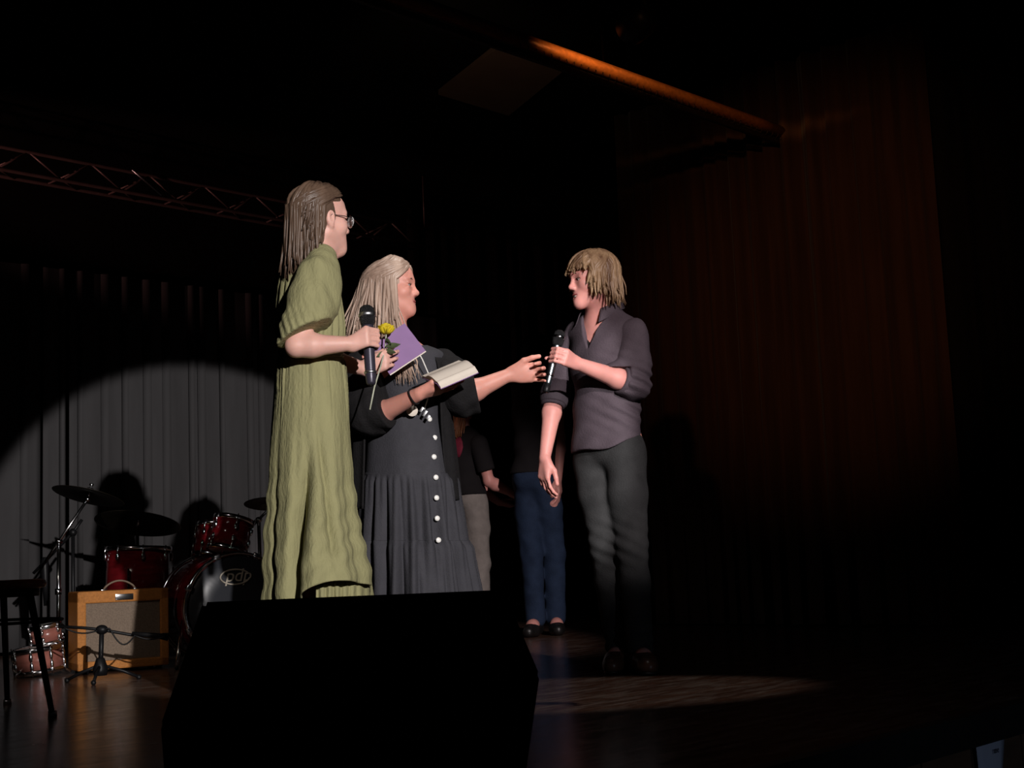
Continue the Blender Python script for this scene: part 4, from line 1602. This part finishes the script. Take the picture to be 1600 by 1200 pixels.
for k in range(14):
    ring_ = 0 if k < 3 else (1 if k < 8 else 2)
    a = k * 2.4
    tilt = (0.15, 0.45, 0.85)[ring_]
    rad = (0.006, 0.013, 0.020)[ring_]
    e = Vector((math.cos(a), math.sin(a), 0))
    rows = []
    for i in range(6):
        t = i / 5
        row = []
        for j in range(7):
            s = (j - 3) / 3
            w = 0.016 * math.sin(math.pi * min(1, 0.15 + t * 0.75)) * (0.8 + 0.3 * ring_)
            ang = s * 0.9
            rr = rad * (0.35 + 0.75 * t ** (0.7)) + 0.010 * t * t * tilt
            side = Vector((-e.y, e.x, 0))
            row.append(rc + e * rr * math.cos(ang * 0.7) + side * w * s * 1.2 + Vector((0, 0, -0.018 + 0.040 * t * (1 - 0.35 * tilt * t))))
        rows.append(row)
    MB().grid(rows).build('petal', YELLOW, rose, solid=0.001)
MB().tube([rc + Vector((0, 0, -0.018)), P(602, 545, YR), P(594, 575, YR - 0.06), P(585, 605, YR - 0.10), P(578, 640, YR - 0.12)], 0.0028, 8).build('stem', STEMG, rose)
for px, py, ex, ey in ((602, 542, 24, -4), (602, 548, 17, 3), (601, 552, -12, 5), (602, 530, 10, 8)):
    a, b = P(px, py, YR - 0.01), P(px + ex, py + ey, YR - 0.03)
    d = b - a
    up = Vector((0, -0.5, 0.85))
    sd = d.cross(up).normalized().cross(d).normalized()
    rows = []
    for i in range(7):
        t = i / 6
        w = 0.011 * math.sin(math.pi * t ** 0.8)
        rows.append([a + d * t + sd * w + Vector((0, -0.003, 0)), a + d * t, a + d * t - sd * w + Vector((0, -0.003, 0))])
    MB().grid(rows).build('leaf', LEAFG, rose, solid=0.0012)

# ---- host in black, reaching out ----------------------------------------------
Yb = 4.95
fb = Vector((0.47, -0.88, 0)).normalized()
Hb = Frame(P(612, 453, 4.95), Vector((1.0, -0.10, 0.03)), Vector((-0.02, 0.04, 1)), s=0.885)
sR, sL = P(568, 572, 4.87), P(690, 570, 5.03)
eR, wR = P(577, 655, 4.82), P(654, 616, 4.65)
eL, wL = P(720, 620, 4.90), P(797, 585, 4.92)
B = Field()
add_head(B, Hb)
B.cap(Hb.p(-0.020, 0, -0.06), P(622, 552, 4.97), 0.050, 0.058, 0.03)
torso(B, P(624, 548, 4.97), sL, sR, P(630, 605, 4.95), P(634, 670, 4.95), P(640, 725, 4.95), fb, 0.95, (0.115, 0.15, 0.15), (0.11, 0.14, 0.12), (0.12, 0.165, 0.12))
arm(B, sR, eR, wR, 0.97)
arm(B, sL, eL, wL, 0.97)
hand(B, wR, (0.90, 0.12, 0.26), (-0.28, 0.20, 0.92), (0.1, -0.95, 0.25), [(0.0, 0.1, 0.1), (0.0, 0.1, 0.1), (0.0, 0.1, 0.1), (0.0, 0.1, 0.1)],
     [((0.75, 0.55, 0.10), 0.046, 0.0118), ((0.95, -0.05, 0.30), 0.034, 0.0102), ((0.98, -0.15, 0.1), 0.026, 0.0086)], 0.92)
hand(B, wL, (0.98, -0.10, 0.03), (0.12, -0.98, -0.12), (0.05, 0.0, 1), [(0.75, 0.95, 0.5), (0.65, 0.75, 0.45), (0.55, 0.65, 0.40), (0.30, 0.45, 0.30)],
     [((0.85, 0.60, 0.15), 0.046, 0.0118), ((0.98, 0.25, 0.0), 0.034, 0.0102), ((1.0, 0.12, 0.0), 0.028, 0.0088)], 0.95, 0.16)
leg(B, G(618, 4.93, 0.80), G(622, 4.88, 0.43), G(622, 4.93, 0.07), G(632, 4.80, 0.03), 0.9)
leg(B, G(664, 5.0, 0.80), G(668, 4.95, 0.43), G(668, 5.0, 0.07), G(680, 4.88, 0.03), 0.9)
host2 = field_obj('person', B, SKIN_B, None, 0.0042)
tag(host2, 'blonde person in black cardigan and buttoned charcoal dress reaching out one hand', 'person')
face_parts(Hb, host2)
gb = Garment([
    (540, 604, 666, 0.085, 4.965), (551, 587, 690, 0.11, 4.97), (572, 580, 696, 0.12, 4.96), (605, 574, 694, 0.145, 4.94), (640, 576, 692, 0.140, 4.94), (660, 575, 693, 0.142, 4.94),
    (700, 571, 702, 0.165, 4.94), (738, 568, 709, 0.185, 4.94), (743, 567, 711, 0.188, 4.94), (790, 566, 717, 0.20, 4.94), (842, 564, 723, 0.215, 4.94),
    (848, 562, 726, 0.22, 4.94), (890, 560, 731, 0.235, 4.94), (940, 556, 738, 0.25, 4.94), (985, 552, 744, 0.26, 4.94)], 130, 260)


def foldb(th, py, px):
    d = 0.003 * math.sin(7 * th + 1)
    if py > 740:
        t = smooth((py - 740) / 14)
        e = smooth((py - 740) / 100)
        d += t * 0.006 + (0.004 + 0.012 * e) * t * math.sin(19 * th + 0.6 * math.sin(5 * th)) + 0.004 * t * math.sin(41 * th + 2)
    if py > 845:
        t = smooth((py - 845) / 12)
        e = smooth((py - 845) / 90)
        d += t * 0.007 + (0.004 + 0.012 * e) * t * math.sin(23 * th + 1.3 + 0.5 * math.sin(4 * th)) + 0.004 * t * math.sin(47 * th)
    return d


gb.build('dress', CHAR, host2, foldb, None, 0.004)
for px, py in ((671, 655), (679, 684), (678, 714), (681, 746), (682, 778), (683, 810), (685, 844)):
    o_ = 0.004 + (0.010 if py > 742 else 0) + (0.006 if py > 760 else 0)
    c = gb.surf(px, py, o_)
    MB().lathe([(0, 0.004), (0.007, 0.005), (0.0095, 0.003), (0.0095, 0.0), (0, -0.001)], 14, c, align((0.3, -0.95, 0.05))).build('button', BTN, host2)
# cardigan: open in front, hanging past the hips
gc = Garment([
    (548, 590, 676, 0.105, 4.975), (566, 568, 696, 0.155, 4.97), (615, 556, 703, 0.172, 4.95), (665, 551, 707, 0.180, 4.95), (725, 548, 713, 0.20, 4.95), (795, 545, 719, 0.215, 4.95)], 40, 120)
gc.build('cardigan', BLACKF, host2, lambda th, py, px: 0.006 * math.sin(13 * th) * smooth((py - 580) / 150), lambda th, py, px, t: -14 * smooth((py - 700) / 95) if px > 650 else 0, 0.006, gap=(-138, -38))
F = Field()
F.chain([P(566, 574, 4.88), P(570, 610, 4.84), P(577, 645, 4.80), P(612, 640, 4.74)], [0.066, 0.076, 0.078, 0.060], 0.04)
F.cut(P(603, 640, 4.75), (0.86, -0.35, 0.30))
F.disp = lambda p: wr(p, 7, 0.004, 60)
field_obj('sleeve', F, BLACKF, host2, 0.005)
F = Field()
F.chain([P(690, 572, 5.02), P(706, 596, 4.94), P(726, 612, 4.90), P(760, 604, 4.90)], [0.066, 0.078, 0.080, 0.074], 0.04)
F.cap(P(712, 615, 4.92), P(724, 633, 4.91), 0.045, 0.032, 0.05)
F.cut(P(744, 606, 4.90), (0.98, 0.0, 0.16))
F.disp = lambda p: wr(p, 9, 0.004, 60)
field_obj('sleeve', F, BLACKF, host2, 0.005)
# hair: long, loose, over both shoulders
ST = []
for i in range(330):
    side = random.choice((-1, 1))
    ph0 = side * random.uniform(0, 30)
    th0 = random.uniform(2, 40) if random.random() < 0.7 else random.uniform(30, 58)
    if random.random() < 0.45:
        ph1 = side * random.uniform(66, 100)
    else:
        ph1 = side * random.uniform(95, 180)
    ze = random.uniform(-0.24, -0.12)
    if abs(ph1) < 95:
        ze = random.uniform(-0.26, -0.15)
    ST.append((strand(Hb, ph0, th0, ph1, random.uniform(84, 100), ze, out=random.uniform(0.0, 0.035), back=(-0.05 if abs(ph1) > 120 else random.uniform(-0.02, 0.012)), n=14, wave=0.005), random.uniform(0.009, 0.015), 0.003))


def behind2(Fh):
    Fh.ell(Hb.p(-0.05, 0, -0.04), (0.066, 0.088, 0.12), Hb.M, 0.03)
    Fh.ell(Hb.p(-0.065, 0, -0.15), (0.058, 0.085, 0.10), Hb.M, 0.03)


# front lengths lying on the chest down to the waist
for i in range(34):
    x0 = random.uniform(0.0, 1.0)
    pa = Hb.p(0.030 - 0.03 * x0, -0.088, -0.06)
    ST.append(([pa, P(lerp(640, 612, x0) + random.uniform(-4, 4), 528, 4.84), P(lerp(652, 616, x0) + random.uniform(-5, 5), 565, 4.79), P(lerp(660, 622, x0) + random.uniform(-8, 8), random.uniform(585, 602), 4.775)], random.uniform(0.004, 0.0075), 0.0015))
hair_mesh('hair', Hb, ST, HAIRB, host2, extra=behind2, face_x=0.040, face_z=0.070)
# lanyard with keys and a pale pendant
ly = MB().tube([P(652, 548, 4.82), P(660, 562, 4.79), P(672, 590, 4.785), P(668, 625, 4.785), P(663, 640, 4.785)], 0.0026, 6).build('lanyard', BTN, host2)
for px, py, r_, l_ in ((659, 640, 0.006, 0.02), (664, 646, 0.005, 0.024), (669, 652, 0.005, 0.018)):
    MB().box(P(px, py, 4.776), (0.010, 0.003, l_), Matrix.Rotation(0.6, 3, 'Y'), bev=0.001).build('key', STEEL, ly)
MB().lathe([(0.0, 0.003), (0.020, 0.002), (0.021, 0), (0, -0.001)], 18, P(644, 642, 4.775), align((0.2, -0.97, 0.1))).build('pendant', PAPER, ly)
wrp = lerp(eR, wR, 0.93)
da = (wR - eR).normalized()
Rw = align(da)
MB().tube([wrp + Rw @ Vector((0.0285 * math.cos(a), 0.0285 * math.sin(a), 0.004 * math.sin(2 * a))) for a in [2 * math.pi * i / 24 for i in range(25)]], 0.0030, 6, False).build('bracelet', BLACKF, host2)
for fx, fy in ((622, 4.93), (668, 5.0)):
    F = Field()
    F.chain([G(fx - 3, fy + 0.02, 0.045), G(fx + 4, fy - 0.06, 0.038), G(fx + 11, fy - 0.14, 0.03)], [0.042, 0.044, 0.034], 0.03)
    F.cut((0, 0, 0.004), (0, 0, -1))
    field_obj('shoe', F, SHOEB, host2, 0.006)

# open notebook on the near hand
s0, s1 = P(682, 598, 4.585), P(741, 573, 4.645)
ed = (s1 - s0).normalized()
dw = Vector((-0.25, 0.90, 0.30))
dw = (dw - ed * dw.dot(ed)).normalized()
un = ed.cross(dw).normalized()
if un.z < 0:
    un = -un
book = thing('open_notebook', s0, 'small open notebook with cream pages resting on an outstretched hand', 'book')
Lb = (s1 - s0).length
for sg, wdt, lift in ((1, 0.105, 0.12), (-1, 0.020, -0.9)):
    pg, cv = MB(), MB()
    rows_t, rows_b, rows_c = [], [], []
    for i in range(9):
        t = i / 8
        w = dw * sg * wdt * t
        hgt_ = un * (lift * wdt * t + 0.012 * math.sin(math.pi * min(1, t * 1.3)) * (1 if sg > 0 else 0.4))
        rows_t.append([s0 + ed * (Lb * (j / 4) * 0.985 + 0.001) + w + hgt_ + un * 0.004 for j in range(5)])
        rows_b.append([s0 + ed * (Lb * (j / 4) * 0.985 + 0.001) + w + un * (lift * wdt * t) - un * 0.002 for j in range(5)])
        rows_c.append([s0 + ed * (Lb * (j / 4)) + w * 1.04 + un * (lift * wdt * t) - un * 0.0045 for j in range(5)])
    pg.grid(rows_t).grid(rows_b)
    pg.grid([[r[0] for r in rows_t], [r[0] for r in rows_b]]).grid([[r[-1] for r in rows_t], [r[-1] for r in rows_b]]).grid([rows_t[-1], rows_b[-1]])
    pg.build('page_block', PAPER, book)
    cv.grid(rows_c)
    cv.build('cover', PURPLE, book, solid=0.003)

# ---- the man with shaggy hair ---------------------------------------------------
Ym = 5.92
fm = Vector((-0.67, -0.74, 0)).normalized()
Hm = Frame(P(925, 440, 5.86), Vector((-0.92, -0.38, -0.06)), Vector((0.03, 0, 1)), s=1.0)
sL, sR = P(990, 522, 5.80), P(904, 522, 6.03)
eL, wL = P(990, 601, 5.80), P(899, 567, 5.66)
eR, wR = P(866, 618, 6.06), P(851, 716, 5.98)
gA = P(869, 557, 5.62)
gtop, gbot = P(876, 516, 5.63), P(855.5, 601, 5.60)
B = Field()
add_head(B, Hm, 1.0, False)
B.cap(Hm.p(-0.022, 0, -0.055), P(940, 500, 5.92), 0.060, 0.066, 0.03)
torso(B, P(938, 494, 5.92), sL, sR, P(946, 560, 5.92), P(950, 635, 5.93), P(954, 695, 5.93), fm, 1.0, (0.115, 0.165, 0.17), (0.105, 0.145, 0.14), (0.11, 0.160, 0.11))
arm(B, sL, eL, wL, 1.08)
arm(B, sR, eR, wR, 1.05)
grip(B, gA, gtop - gbot, 0.017, wL, -1, 1.0, out=(-0.92, -0.25, -0.22))
hand(B, wR, (-0.03, -0.03, -1), (0.75, 0.5, 0.0), (-0.45, -0.85, 0), [(0.25, 0.4, 0.3), (0.3, 0.4, 0.3), (0.3, 0.45, 0.3), (0.35, 0.5, 0.3)],
     [((0.8, 0.5, 0.3), 0.045, 0.012), ((0.95, 0.1, 0.2), 0.034, 0.0105), ((1, 0, 0.2), 0.027, 0.009)], 1.0)
kL, aL, tL = P(986, 852, 5.84), G(1000, 5.88, 0.085), G(1012, 5.74, 0.03)
kR, aR, tR = P(945, 850, 5.90), G(967, 6.02, 0.085), G(958, 5.86, 0.03)
hL, hR = P(978, 722, 5.88), P(928, 722, 5.98)
leg(B, hL, kL, aL, tL, 0.86)
leg(B, hR, kR, aR, tR, 0.86)
man = field_obj('person', B, SKIN_M, None, 0.0045)
tag(man, 'person with shaggy sandy hair, dark shirt and jeans speaking into a microphone', 'person')
face_parts(Hm, man, 1.0, LIPM)
# black undershirt
Mf = Frame((0, 0, 0), fm).M
F = Field()
F.ell(P(946, 560, 5.92), (0.121, 0.170, 0.175), Mf, 0.06)
F.ell(P(950, 635, 5.93), (0.110, 0.150, 0.145), Mf, 0.08)
F.cap(sL, P(947, 506, 5.92), 0.050, 0.064, 0.05)
F.cap(sR, P(947, 506, 5.92), 0.050, 0.064, 0.05)
oc = np.array(P(947, 529, 5.92))
ff = np.array(fm)
ll = np.array(Vector((0, 0, 1)).cross(fm))
F.cutfn(lambda p: 0.5 * ((p - oc)[..., 2] + 0.030 - 0.9 * np.abs((p - oc) @ ll) - 0.15 * (0.12 - (p - oc) @ ff)), 0.01)
field_obj('undershirt', F, TEE, man, 0.006)
# open necked shirt, sleeves rolled to the elbow
F = Field()
F.ell(P(946, 556, 5.92), (0.134, 0.182, 0.185), Mf, 0.06)
F.ell(P(948, 640, 5.93), (0.128, 0.166, 0.20), Mf, 0.08)
F.ell(P(948, 700, 5.93), (0.130, 0.172, 0.12), Mf, 0.08)
F.cap(sL, P(948, 506, 5.92), 0.062, 0.074, 0.05)
F.cap(sR, P(948, 506, 5.92), 0.062, 0.074, 0.05)
hp_ = np.array(P(945, 701, 5.93))
F.cutfn(lambda p: (hp_[2] - p[..., 2]) + 0.17 * (p[..., 0] - hp_[0]) - 0.012 * np.cos((p[..., 0] - hp_[0]) * 26), 0.004)
cutL = lerp(eL, wL, 0.20)
cr = lerp(eR, wR, 0.14)
F.cutfn(lambda p: np.minimum(0.8 * ((p - oc)[..., 2] + 0.060 - 2.3 * np.abs((p - oc) @ ll - 0.0)), (p - oc) @ ff - 0.0), 0.004)


def shirt_creases(p):
    d = wr(p, 21, 0.0055, 34)
    e = np.array(eL)
    q = p - e
    near = np.exp(-((q ** 2).sum(-1)) / 0.012)
    d = d + 0.006 * near * np.sin(q[..., 2] * 150 + q[..., 0] * 60)
    w = np.array(P(985, 620, 5.8))
    d = d + 0.005 * np.exp(-(((p - w) ** 2).sum(-1)) / 0.02) * np.sin((p[..., 0] * 0.6 + p[..., 2]) * 110)
    return d


F.disp = shirt_creases
shirt = field_obj('shirt', F, SHIRT, man, 0.005)
for sh_, el_, wr_2, ct_, rr_ in ((sL, eL, wL, cutL, 1.0), (sR, eR, wR, cr, 0.92)):
    F = Field()
    F.chain([sh_, lerp(sh_, el_, 0.55), el_ + Vector((0.005, 0, 0.0)), lerp(el_, wr_2, 0.35)], [0.069 * rr_, 0.072 * rr_, 0.067 * rr_, 0.060 * rr_], 0.03)
    c_, n_ = np.array(ct_), np.array((wr_2 - el_).normalized())
    F.cutfn(lambda p, c_=c_, n_=n_, z_=el_.z: np.minimum((p - c_) @ n_, z_ + 0.070 - p[..., 2]))
    F.disp = shirt_creases
    field_obj('sleeve', F, SHIRT, man, 0.005)
# rolled cuff
for c_, d_, r_ in ((cutL, (wL - eL).normalized(), 0.056), (cr, (wR - eR).normalized(), 0.050)):
    R = align(d_)
    prof = [(r_ - 0.006, 0.010), (r_ + 0.004, 0.012), (r_ + 0.007, 0.0), (r_ + 0.008, -0.025), (r_ + 0.004, -0.040), (r_ - 0.002, -0.042)]
    MB().lathe(prof, 28, c_, R).build('rolled_cuff', SHIRT, man)
# collar
nb = P(938, 487, 5.92)
Cf = Frame(nb, fm)
rows = []
for rr, zz, tipd in ((0.070, 0.022, 0.0), (0.080, 0.040, 0.0), (0.092, 0.026, 0.012), (0.104, -0.008, 0.040)):
    row = []
    for i in range(41):
        a = math.radians(lerp(38, 322, i / 40))
        e = min(i, 40 - i) / 40.0
        tp = tipd * max(0, 1 - e * 5)
        row.append(Cf.p(rr * math.cos(a) * 0.98 + tp * 0.7 - 0.008, rr * math.sin(a) * 1.02, zz - 0.030 * math.cos(a) - tp * 0.9))
    rows.append(row)
MB().grid(rows).build('collar', SHIRT, man, solid=0.003)
# black jeans
F = Field()
F.ell(P(954, 700, 5.93), (0.118, 0.166, 0.115), Mf, 0.05)
F.chain([hL, lerp(hL, kL, 0.4), kL, lerp(kL, aL, 0.35), lerp(kL, aL, 0.96)], [0.094, 0.086, 0.066, 0.066, 0.058], 0.03)
F.chain([hR, lerp(hR, kR, 0.4), kR, lerp(kR, aR, 0.35), lerp(kR, aR, 0.96)], [0.094, 0.084, 0.064, 0.064, 0.058], 0.03)
F.cut(P(954, 672, 5.93), (0, 0, 1))


def jean_creases(p):
    d = wr(p, 31, 0.004, 30)
    for kk, aa in ((kL, aL), (kR, aR)):
        q = p - np.array(kk)
        d = d + 0.0038 * np.exp(-(((q) ** 2).sum(-1)) / 0.010) * np.sin(q[..., 2] * 105 + 55 * q[..., 0] + 20 * np.abs(q[..., 1]))
        q = p - np.array(lerp(kk, aa, 0.9))
        d = d + 0.005 * np.exp(-(((q) ** 2).sum(-1)) / 0.008) * np.sin(q[..., 2] * 125 - 40 * q[..., 0])
    return d


F.disp = jean_creases
field_obj('jeans', F, DENIMB, man, 0.006)
for a_, t_ in ((aL, tL), (aR, tR)):
    F = Field()
    F.chain([Vector((a_.x, a_.y + 0.03, 0.05)), lerp(Vector((a_.x, a_.y, 0.055)), t_, 0.5), Vector((t_.x, t_.y, 0.034)), t_ + (t_ - a_).normalized() * 0.03 + Vector((0, 0, 0.012))], [0.046, 0.048, 0.040, 0.030], 0.03)
    F.cap(a_ + Vector((0, 0, 0.02)), Vector((a_.x, a_.y, 0.05)), 0.044, 0.046, 0.03)
    F.cut((0, 0, 0.012), (0, 0, -1))
    sh = field_obj('shoe', F, SHOE, man, 0.005)
    F = Field()
    F.chain([Vector((a_.x, a_.y + 0.035, 0.008)), lerp(Vector((a_.x, a_.y, 0.008)), Vector((t_.x, t_.y, 0.008)), 0.55), Vector((t_.x, t_.y, 0.008)) + (Vector((t_.x, t_.y, 0)) - Vector((a_.x, a_.y, 0))).normalized() * 0.03], [0.045, 0.044, 0.036], 0.03)
    F.cut((0, 0, 0.003), (0, 0, -1))
    F.cut((0, 0, 0.014), (0, 0, 1))
    field_obj('sole', F, SHOEB, sh, 0.005)
# shaggy hair
ST = []
for i in range(360):
    side = random.choice((-1, 1))
    r_ = random.random()
    if r_ < 0.22:
        ph1 = side * random.uniform(2, 52)
        th1 = random.uniform(70, 84)
        ze = random.uniform(0.030, 0.052)
        ph0 = side * random.uniform(10, 150)
        back_, out_ = -0.008, 0.0
    elif r_ < 0.55:
        ph1 = side * random.uniform(58, 105)
        th1 = random.uniform(84, 96)
        ze = random.uniform(-0.085, -0.02)
        ph0 = side * random.uniform(40, 140)
        back_, out_ = random.uniform(-0.004, 0.010), random.uniform(-0.004, 0.010)
    else:
        ph1 = side * random.uniform(100, 180)
        th1 = random.uniform(88, 104)
        ze = random.uniform(-0.135, -0.07)
        ph0 = side * random.uniform(90, 180)
        back_, out_ = random.uniform(0.0, 0.018), random.uniform(-0.012, 0.006)
    ST.append((strand(Hm, ph0, random.uniform(2, 38), ph1, th1, ze, (0.117, 0.096, 0.100), out=out_, back=back_, n=12, jit=0.007, wave=0.006), random.uniform(0.008, 0.014), 0.002))


def behind3(Fh):
    Fh.ell(Hm.p(-0.058, 0, -0.02), (0.060, 0.082, 0.085), Hm.M, 0.03)


hair_mesh('hair', Hm, ST, HAIRM, man, (0.112, 0.090, 0.097), extra=behind3, face_x=0.040, face_z=0.060)
make_mic(gtop, gbot, 'microphone with shiny lower half held by the shaggy haired person', SILVER, CHROME, 0.0255, 0.0165)
F = MB()
tl = (gbot - gtop).normalized()
F.lathe([(0.010, 0.0), (0.0145, 0.002), (0.0145, 0.030), (0.012, 0.034)], 20, gbot, align(tl), True)
o = bpy.data.objects['microphone.002'] if 'microphone.002' in bpy.data.objects else None
tip = F.build('antenna_cap', BLKMET)
for ob in bpy.data.objects:
    if ob.get('label', '').startswith('microphone with shiny'):
        tip.parent = ob
        tip.matrix_parent_inverse = ob.matrix_world.inverted()


# ---- people waiting upstage -----------------------------------------------------
def bystander(label, Hf, fwd, chest, waist, pelvis, sh, el, wr_, hips, knees, ankles, toes, top_m, leg_m, hair_m, hairlen, skin, hem_z, sleeve=0.62, s=1.0, hf=None):
    B = Field()
    add_head(B, Hf)
    nk = lerp(sh[0], sh[1], 0.5) + Vector((0, 0, 0.03))
    B.cap(Hf.p(-0.02, 0, -0.055), nk, 0.052 * s, 0.058 * s, 0.03)
    torso(B, nk, sh[0], sh[1], chest, waist, pelvis, fwd, 0.95 * s)
    for k in range(2):
        arm(B, sh[k], el[k], wr_[k], s)
        f_, n_, t_ = hf[k]
        hand(B, wr_[k], f_, n_, t_, [(0.25, 0.4, 0.3), (0.3, 0.4, 0.3), (0.35, 0.45, 0.3), (0.4, 0.5, 0.3)],
             [((0.8, 0.5, 0.3), 0.045, 0.012), ((0.95, 0.1, 0.2), 0.034, 0.0105), ((1, 0, 0.2), 0.027, 0.009)], 0.95 * s)
        leg(B, hips[k], knees[k], ankles[k], toes[k], 0.95 * s)
    p = field_obj('person', B, skin, None, 0.0065)
    tag(p, label, 'person')
    face_parts(Hf, p)
    M = Frame((0, 0, 0), fwd).M
    F = Field()
    F.ell(chest, (0.122 * s, 0.160 * s, 0.18 * s), M, 0.06)
    F.ell(waist, (0.112 * s, 0.145 * s, 0.16 * s), M, 0.08)
    F.ell(pelvis, (0.125 * s, 0.170 * s, 0.13 * s), M, 0.08)
    for k in range(2):
        F.cap(sh[k], lerp(sh[0], sh[1], 0.5) + Vector((0, 0, 0.02)), 0.060 * s, 0.070 * s, 0.05)
    F.cut((0, 0, hem_z), (0, 0, -1))
    F.disp = lambda q: wr(q, 41, 0.004, 36)
    field_obj('t_shirt', F, top_m, p, 0.008)
    for k in range(2):
        F = Field()
        F.cap(sh[k], lerp(sh[k], el[k], sleeve + 0.2), 0.064 * s, 0.060 * s, 0.03)
        F.cut(lerp(sh[k], el[k], sleeve), el[k] - sh[k])
        field_obj('sleeve', F, top_m, p, 0.008)
    F = Field()
    F.ell(pelvis, (0.118 * s, 0.160 * s, 0.125 * s), M, 0.05)
    for k in range(2):
        F.chain([hips[k], lerp(hips[k], knees[k], 0.4), knees[k], lerp(knees[k], ankles[k], 0.95)], [0.092 * s, 0.086 * s, 0.066 * s, 0.062 * s], 0.03)
    F.cut((0, 0, hem_z + 0.05), (0, 0, 1))
    F.disp = lambda q: wr(q, 43, 0.004, 34)
    field_obj('trousers', F, leg_m, p, 0.008)
    for k in range(2):
        F = Field()
        a_, t_ = ankles[k], toes[k]
        F.chain([Vector((a_.x, a_.y, 0.05)), lerp(Vector((a_.x, a_.y, 0.05)), t_, 0.6), t_ + Vector((0, 0, 0.006))], [0.048, 0.046, 0.036], 0.03)
        F.cut((0, 0, 0.003), (0, 0, -1))
        field_obj('shoe', F, SHOEB, p, 0.008)
    ST = []
    for i in range(130):
        side = random.choice((-1, 1))
        ph1 = side * random.uniform(75, 180)
        ST.append((strand(Hf, side * random.uniform(0, 90), random.uniform(2, 40), ph1, random.uniform(84, 100), hairlen + random.uniform(-0.03, 0.03), out=0.015, back=-0.01, wave=0.004), 0.011, 0.003))

    def beh(Fh):
        Fh.ell(Hf.p(-0.055, 0, (hairlen) * 0.35), (0.058, 0.082, abs(hairlen) * 0.55 + 0.06), Hf.M, 0.03)
    hair_mesh('hair', Hf, ST, hair_m, p, extra=beh, face_x=0.045, face_z=0.065, h=0.007)
    return p


Y1 = 9.1
f1 = Vector((0.80, 0.60, 0))
p1 = bystander('person with long ginger hair, black printed tee and grey trousers turned away', Frame(P(716, 640, Y1), f1 + Vector((0, 0, -0.25))), f1,
               P(722, 705, Y1), P(724, 745, Y1), P(728, 778, Y1), (P(748, 694, Y1 - 0.14), P(700, 690, Y1 + 0.13)), (P(764, 752, Y1 - 0.12), P(735, 752, Y1 + 0.22)),
               (P(798, 770, Y1 - 0.02), P(780, 785, Y1 + 0.20)), (G(742, Y1 - 0.07, 0.86), G(716, Y1 + 0.07, 0.86)), (G(750, Y1 - 0.06, 0.47), G(712, Y1 + 0.08, 0.47)),
               (G(752, Y1 - 0.07, 0.08), G(710, Y1 + 0.08, 0.08)), (G(768, Y1 + 0.02, 0.03), G(728, Y1 + 0.18, 0.03)), TEE, GREYP, HAIRR, -0.20, SKIN_M, 0.93, 0.72, 1.0,
               (((0.9, 0.2, -0.25), (0, 0.9, -0.2), (0, 0.2, 1)), ((0.8, 0.3, -0.2), (0, -0.3, 0.9), (0.2, 0.8, 0.1))))
MB().tube([P(800, 765, Y1 - 0.02), P(812, 772, Y1), P(820, 790, Y1 + 0.02)], [0.02, 0.024, 0.018], 10).build('dark_bag', BLKMET)
for ob in bpy.data.objects:
    if ob.name == 'dark_bag':
        tag(ob, 'small dark pouch gripped by the person in grey trousers', 'pouch')
# magenta print across the back of the tee
rows = []
bk = -f1
sd = Vector((0, 0, 1)).cross(f1)
for i in range(5):
    z = lerp(0.085, -0.05, i / 4)
    row = []
    for j in range(9):
        a = math.radians(-140 + (50, 54, 55, 52, 46)[i] * j / 8)
        e = Vector((math.cos(a), math.sin(a), 0))
        rr = 1 / math.sqrt((e.dot(f1) / 0.122) ** 2 + (e.dot(sd) / 0.160) ** 2)
        row.append(P(722, 705, Y1) + e * (rr * math.sqrt(max(0.1, 1 - (z / 0.18) ** 2)) + 0.014) + Vector((0, 0, z)))
    rows.append(row)
MB().grid(rows).build('back_print', PINKPR, p1, solid=0.001)

Y2 = 8.75
f2 = Vector((-0.35, 0.94, 0))
bystander('person in black top and blue jeans standing behind the shaggy haired person, face unseen', Frame(P(838, 556, Y2), f2), f2,
          P(838, 645, Y2), P(838, 700, Y2), P(838, 745, Y2), (P(814, 608, Y2 + 0.0), P(866, 608, Y2 + 0.02)), (P(822, 680, Y2 + 0.16), P(874, 684, Y2 + 0.02)),
          (P(838, 712, Y2 + 0.30), P(872, 748, Y2 - 0.06)), (G(824, Y2 + 0.03, 0.98), G(850, Y2 - 0.03, 0.98)), (G(830, Y2 - 0.02, 0.52), G(866, Y2 + 0.04, 0.52)),
          (G(838, Y2, 0.085), G(868, Y2 + 0.06, 0.085)), (G(826, Y2 - 0.16, 0.03), G(872, Y2 - 0.08, 0.03)), TEE, DENIM, HAIRD, -0.06, SKIN_M, 1.04, 0.50, 1.05,
          (((0.2, 0.5, -0.8), (0, 0.9, 0.2), (0.9, 0, 0.2)), ((0.0, -0.10, -1), (-0.9, 0.2, 0), (-0.3, -0.9, 0))))
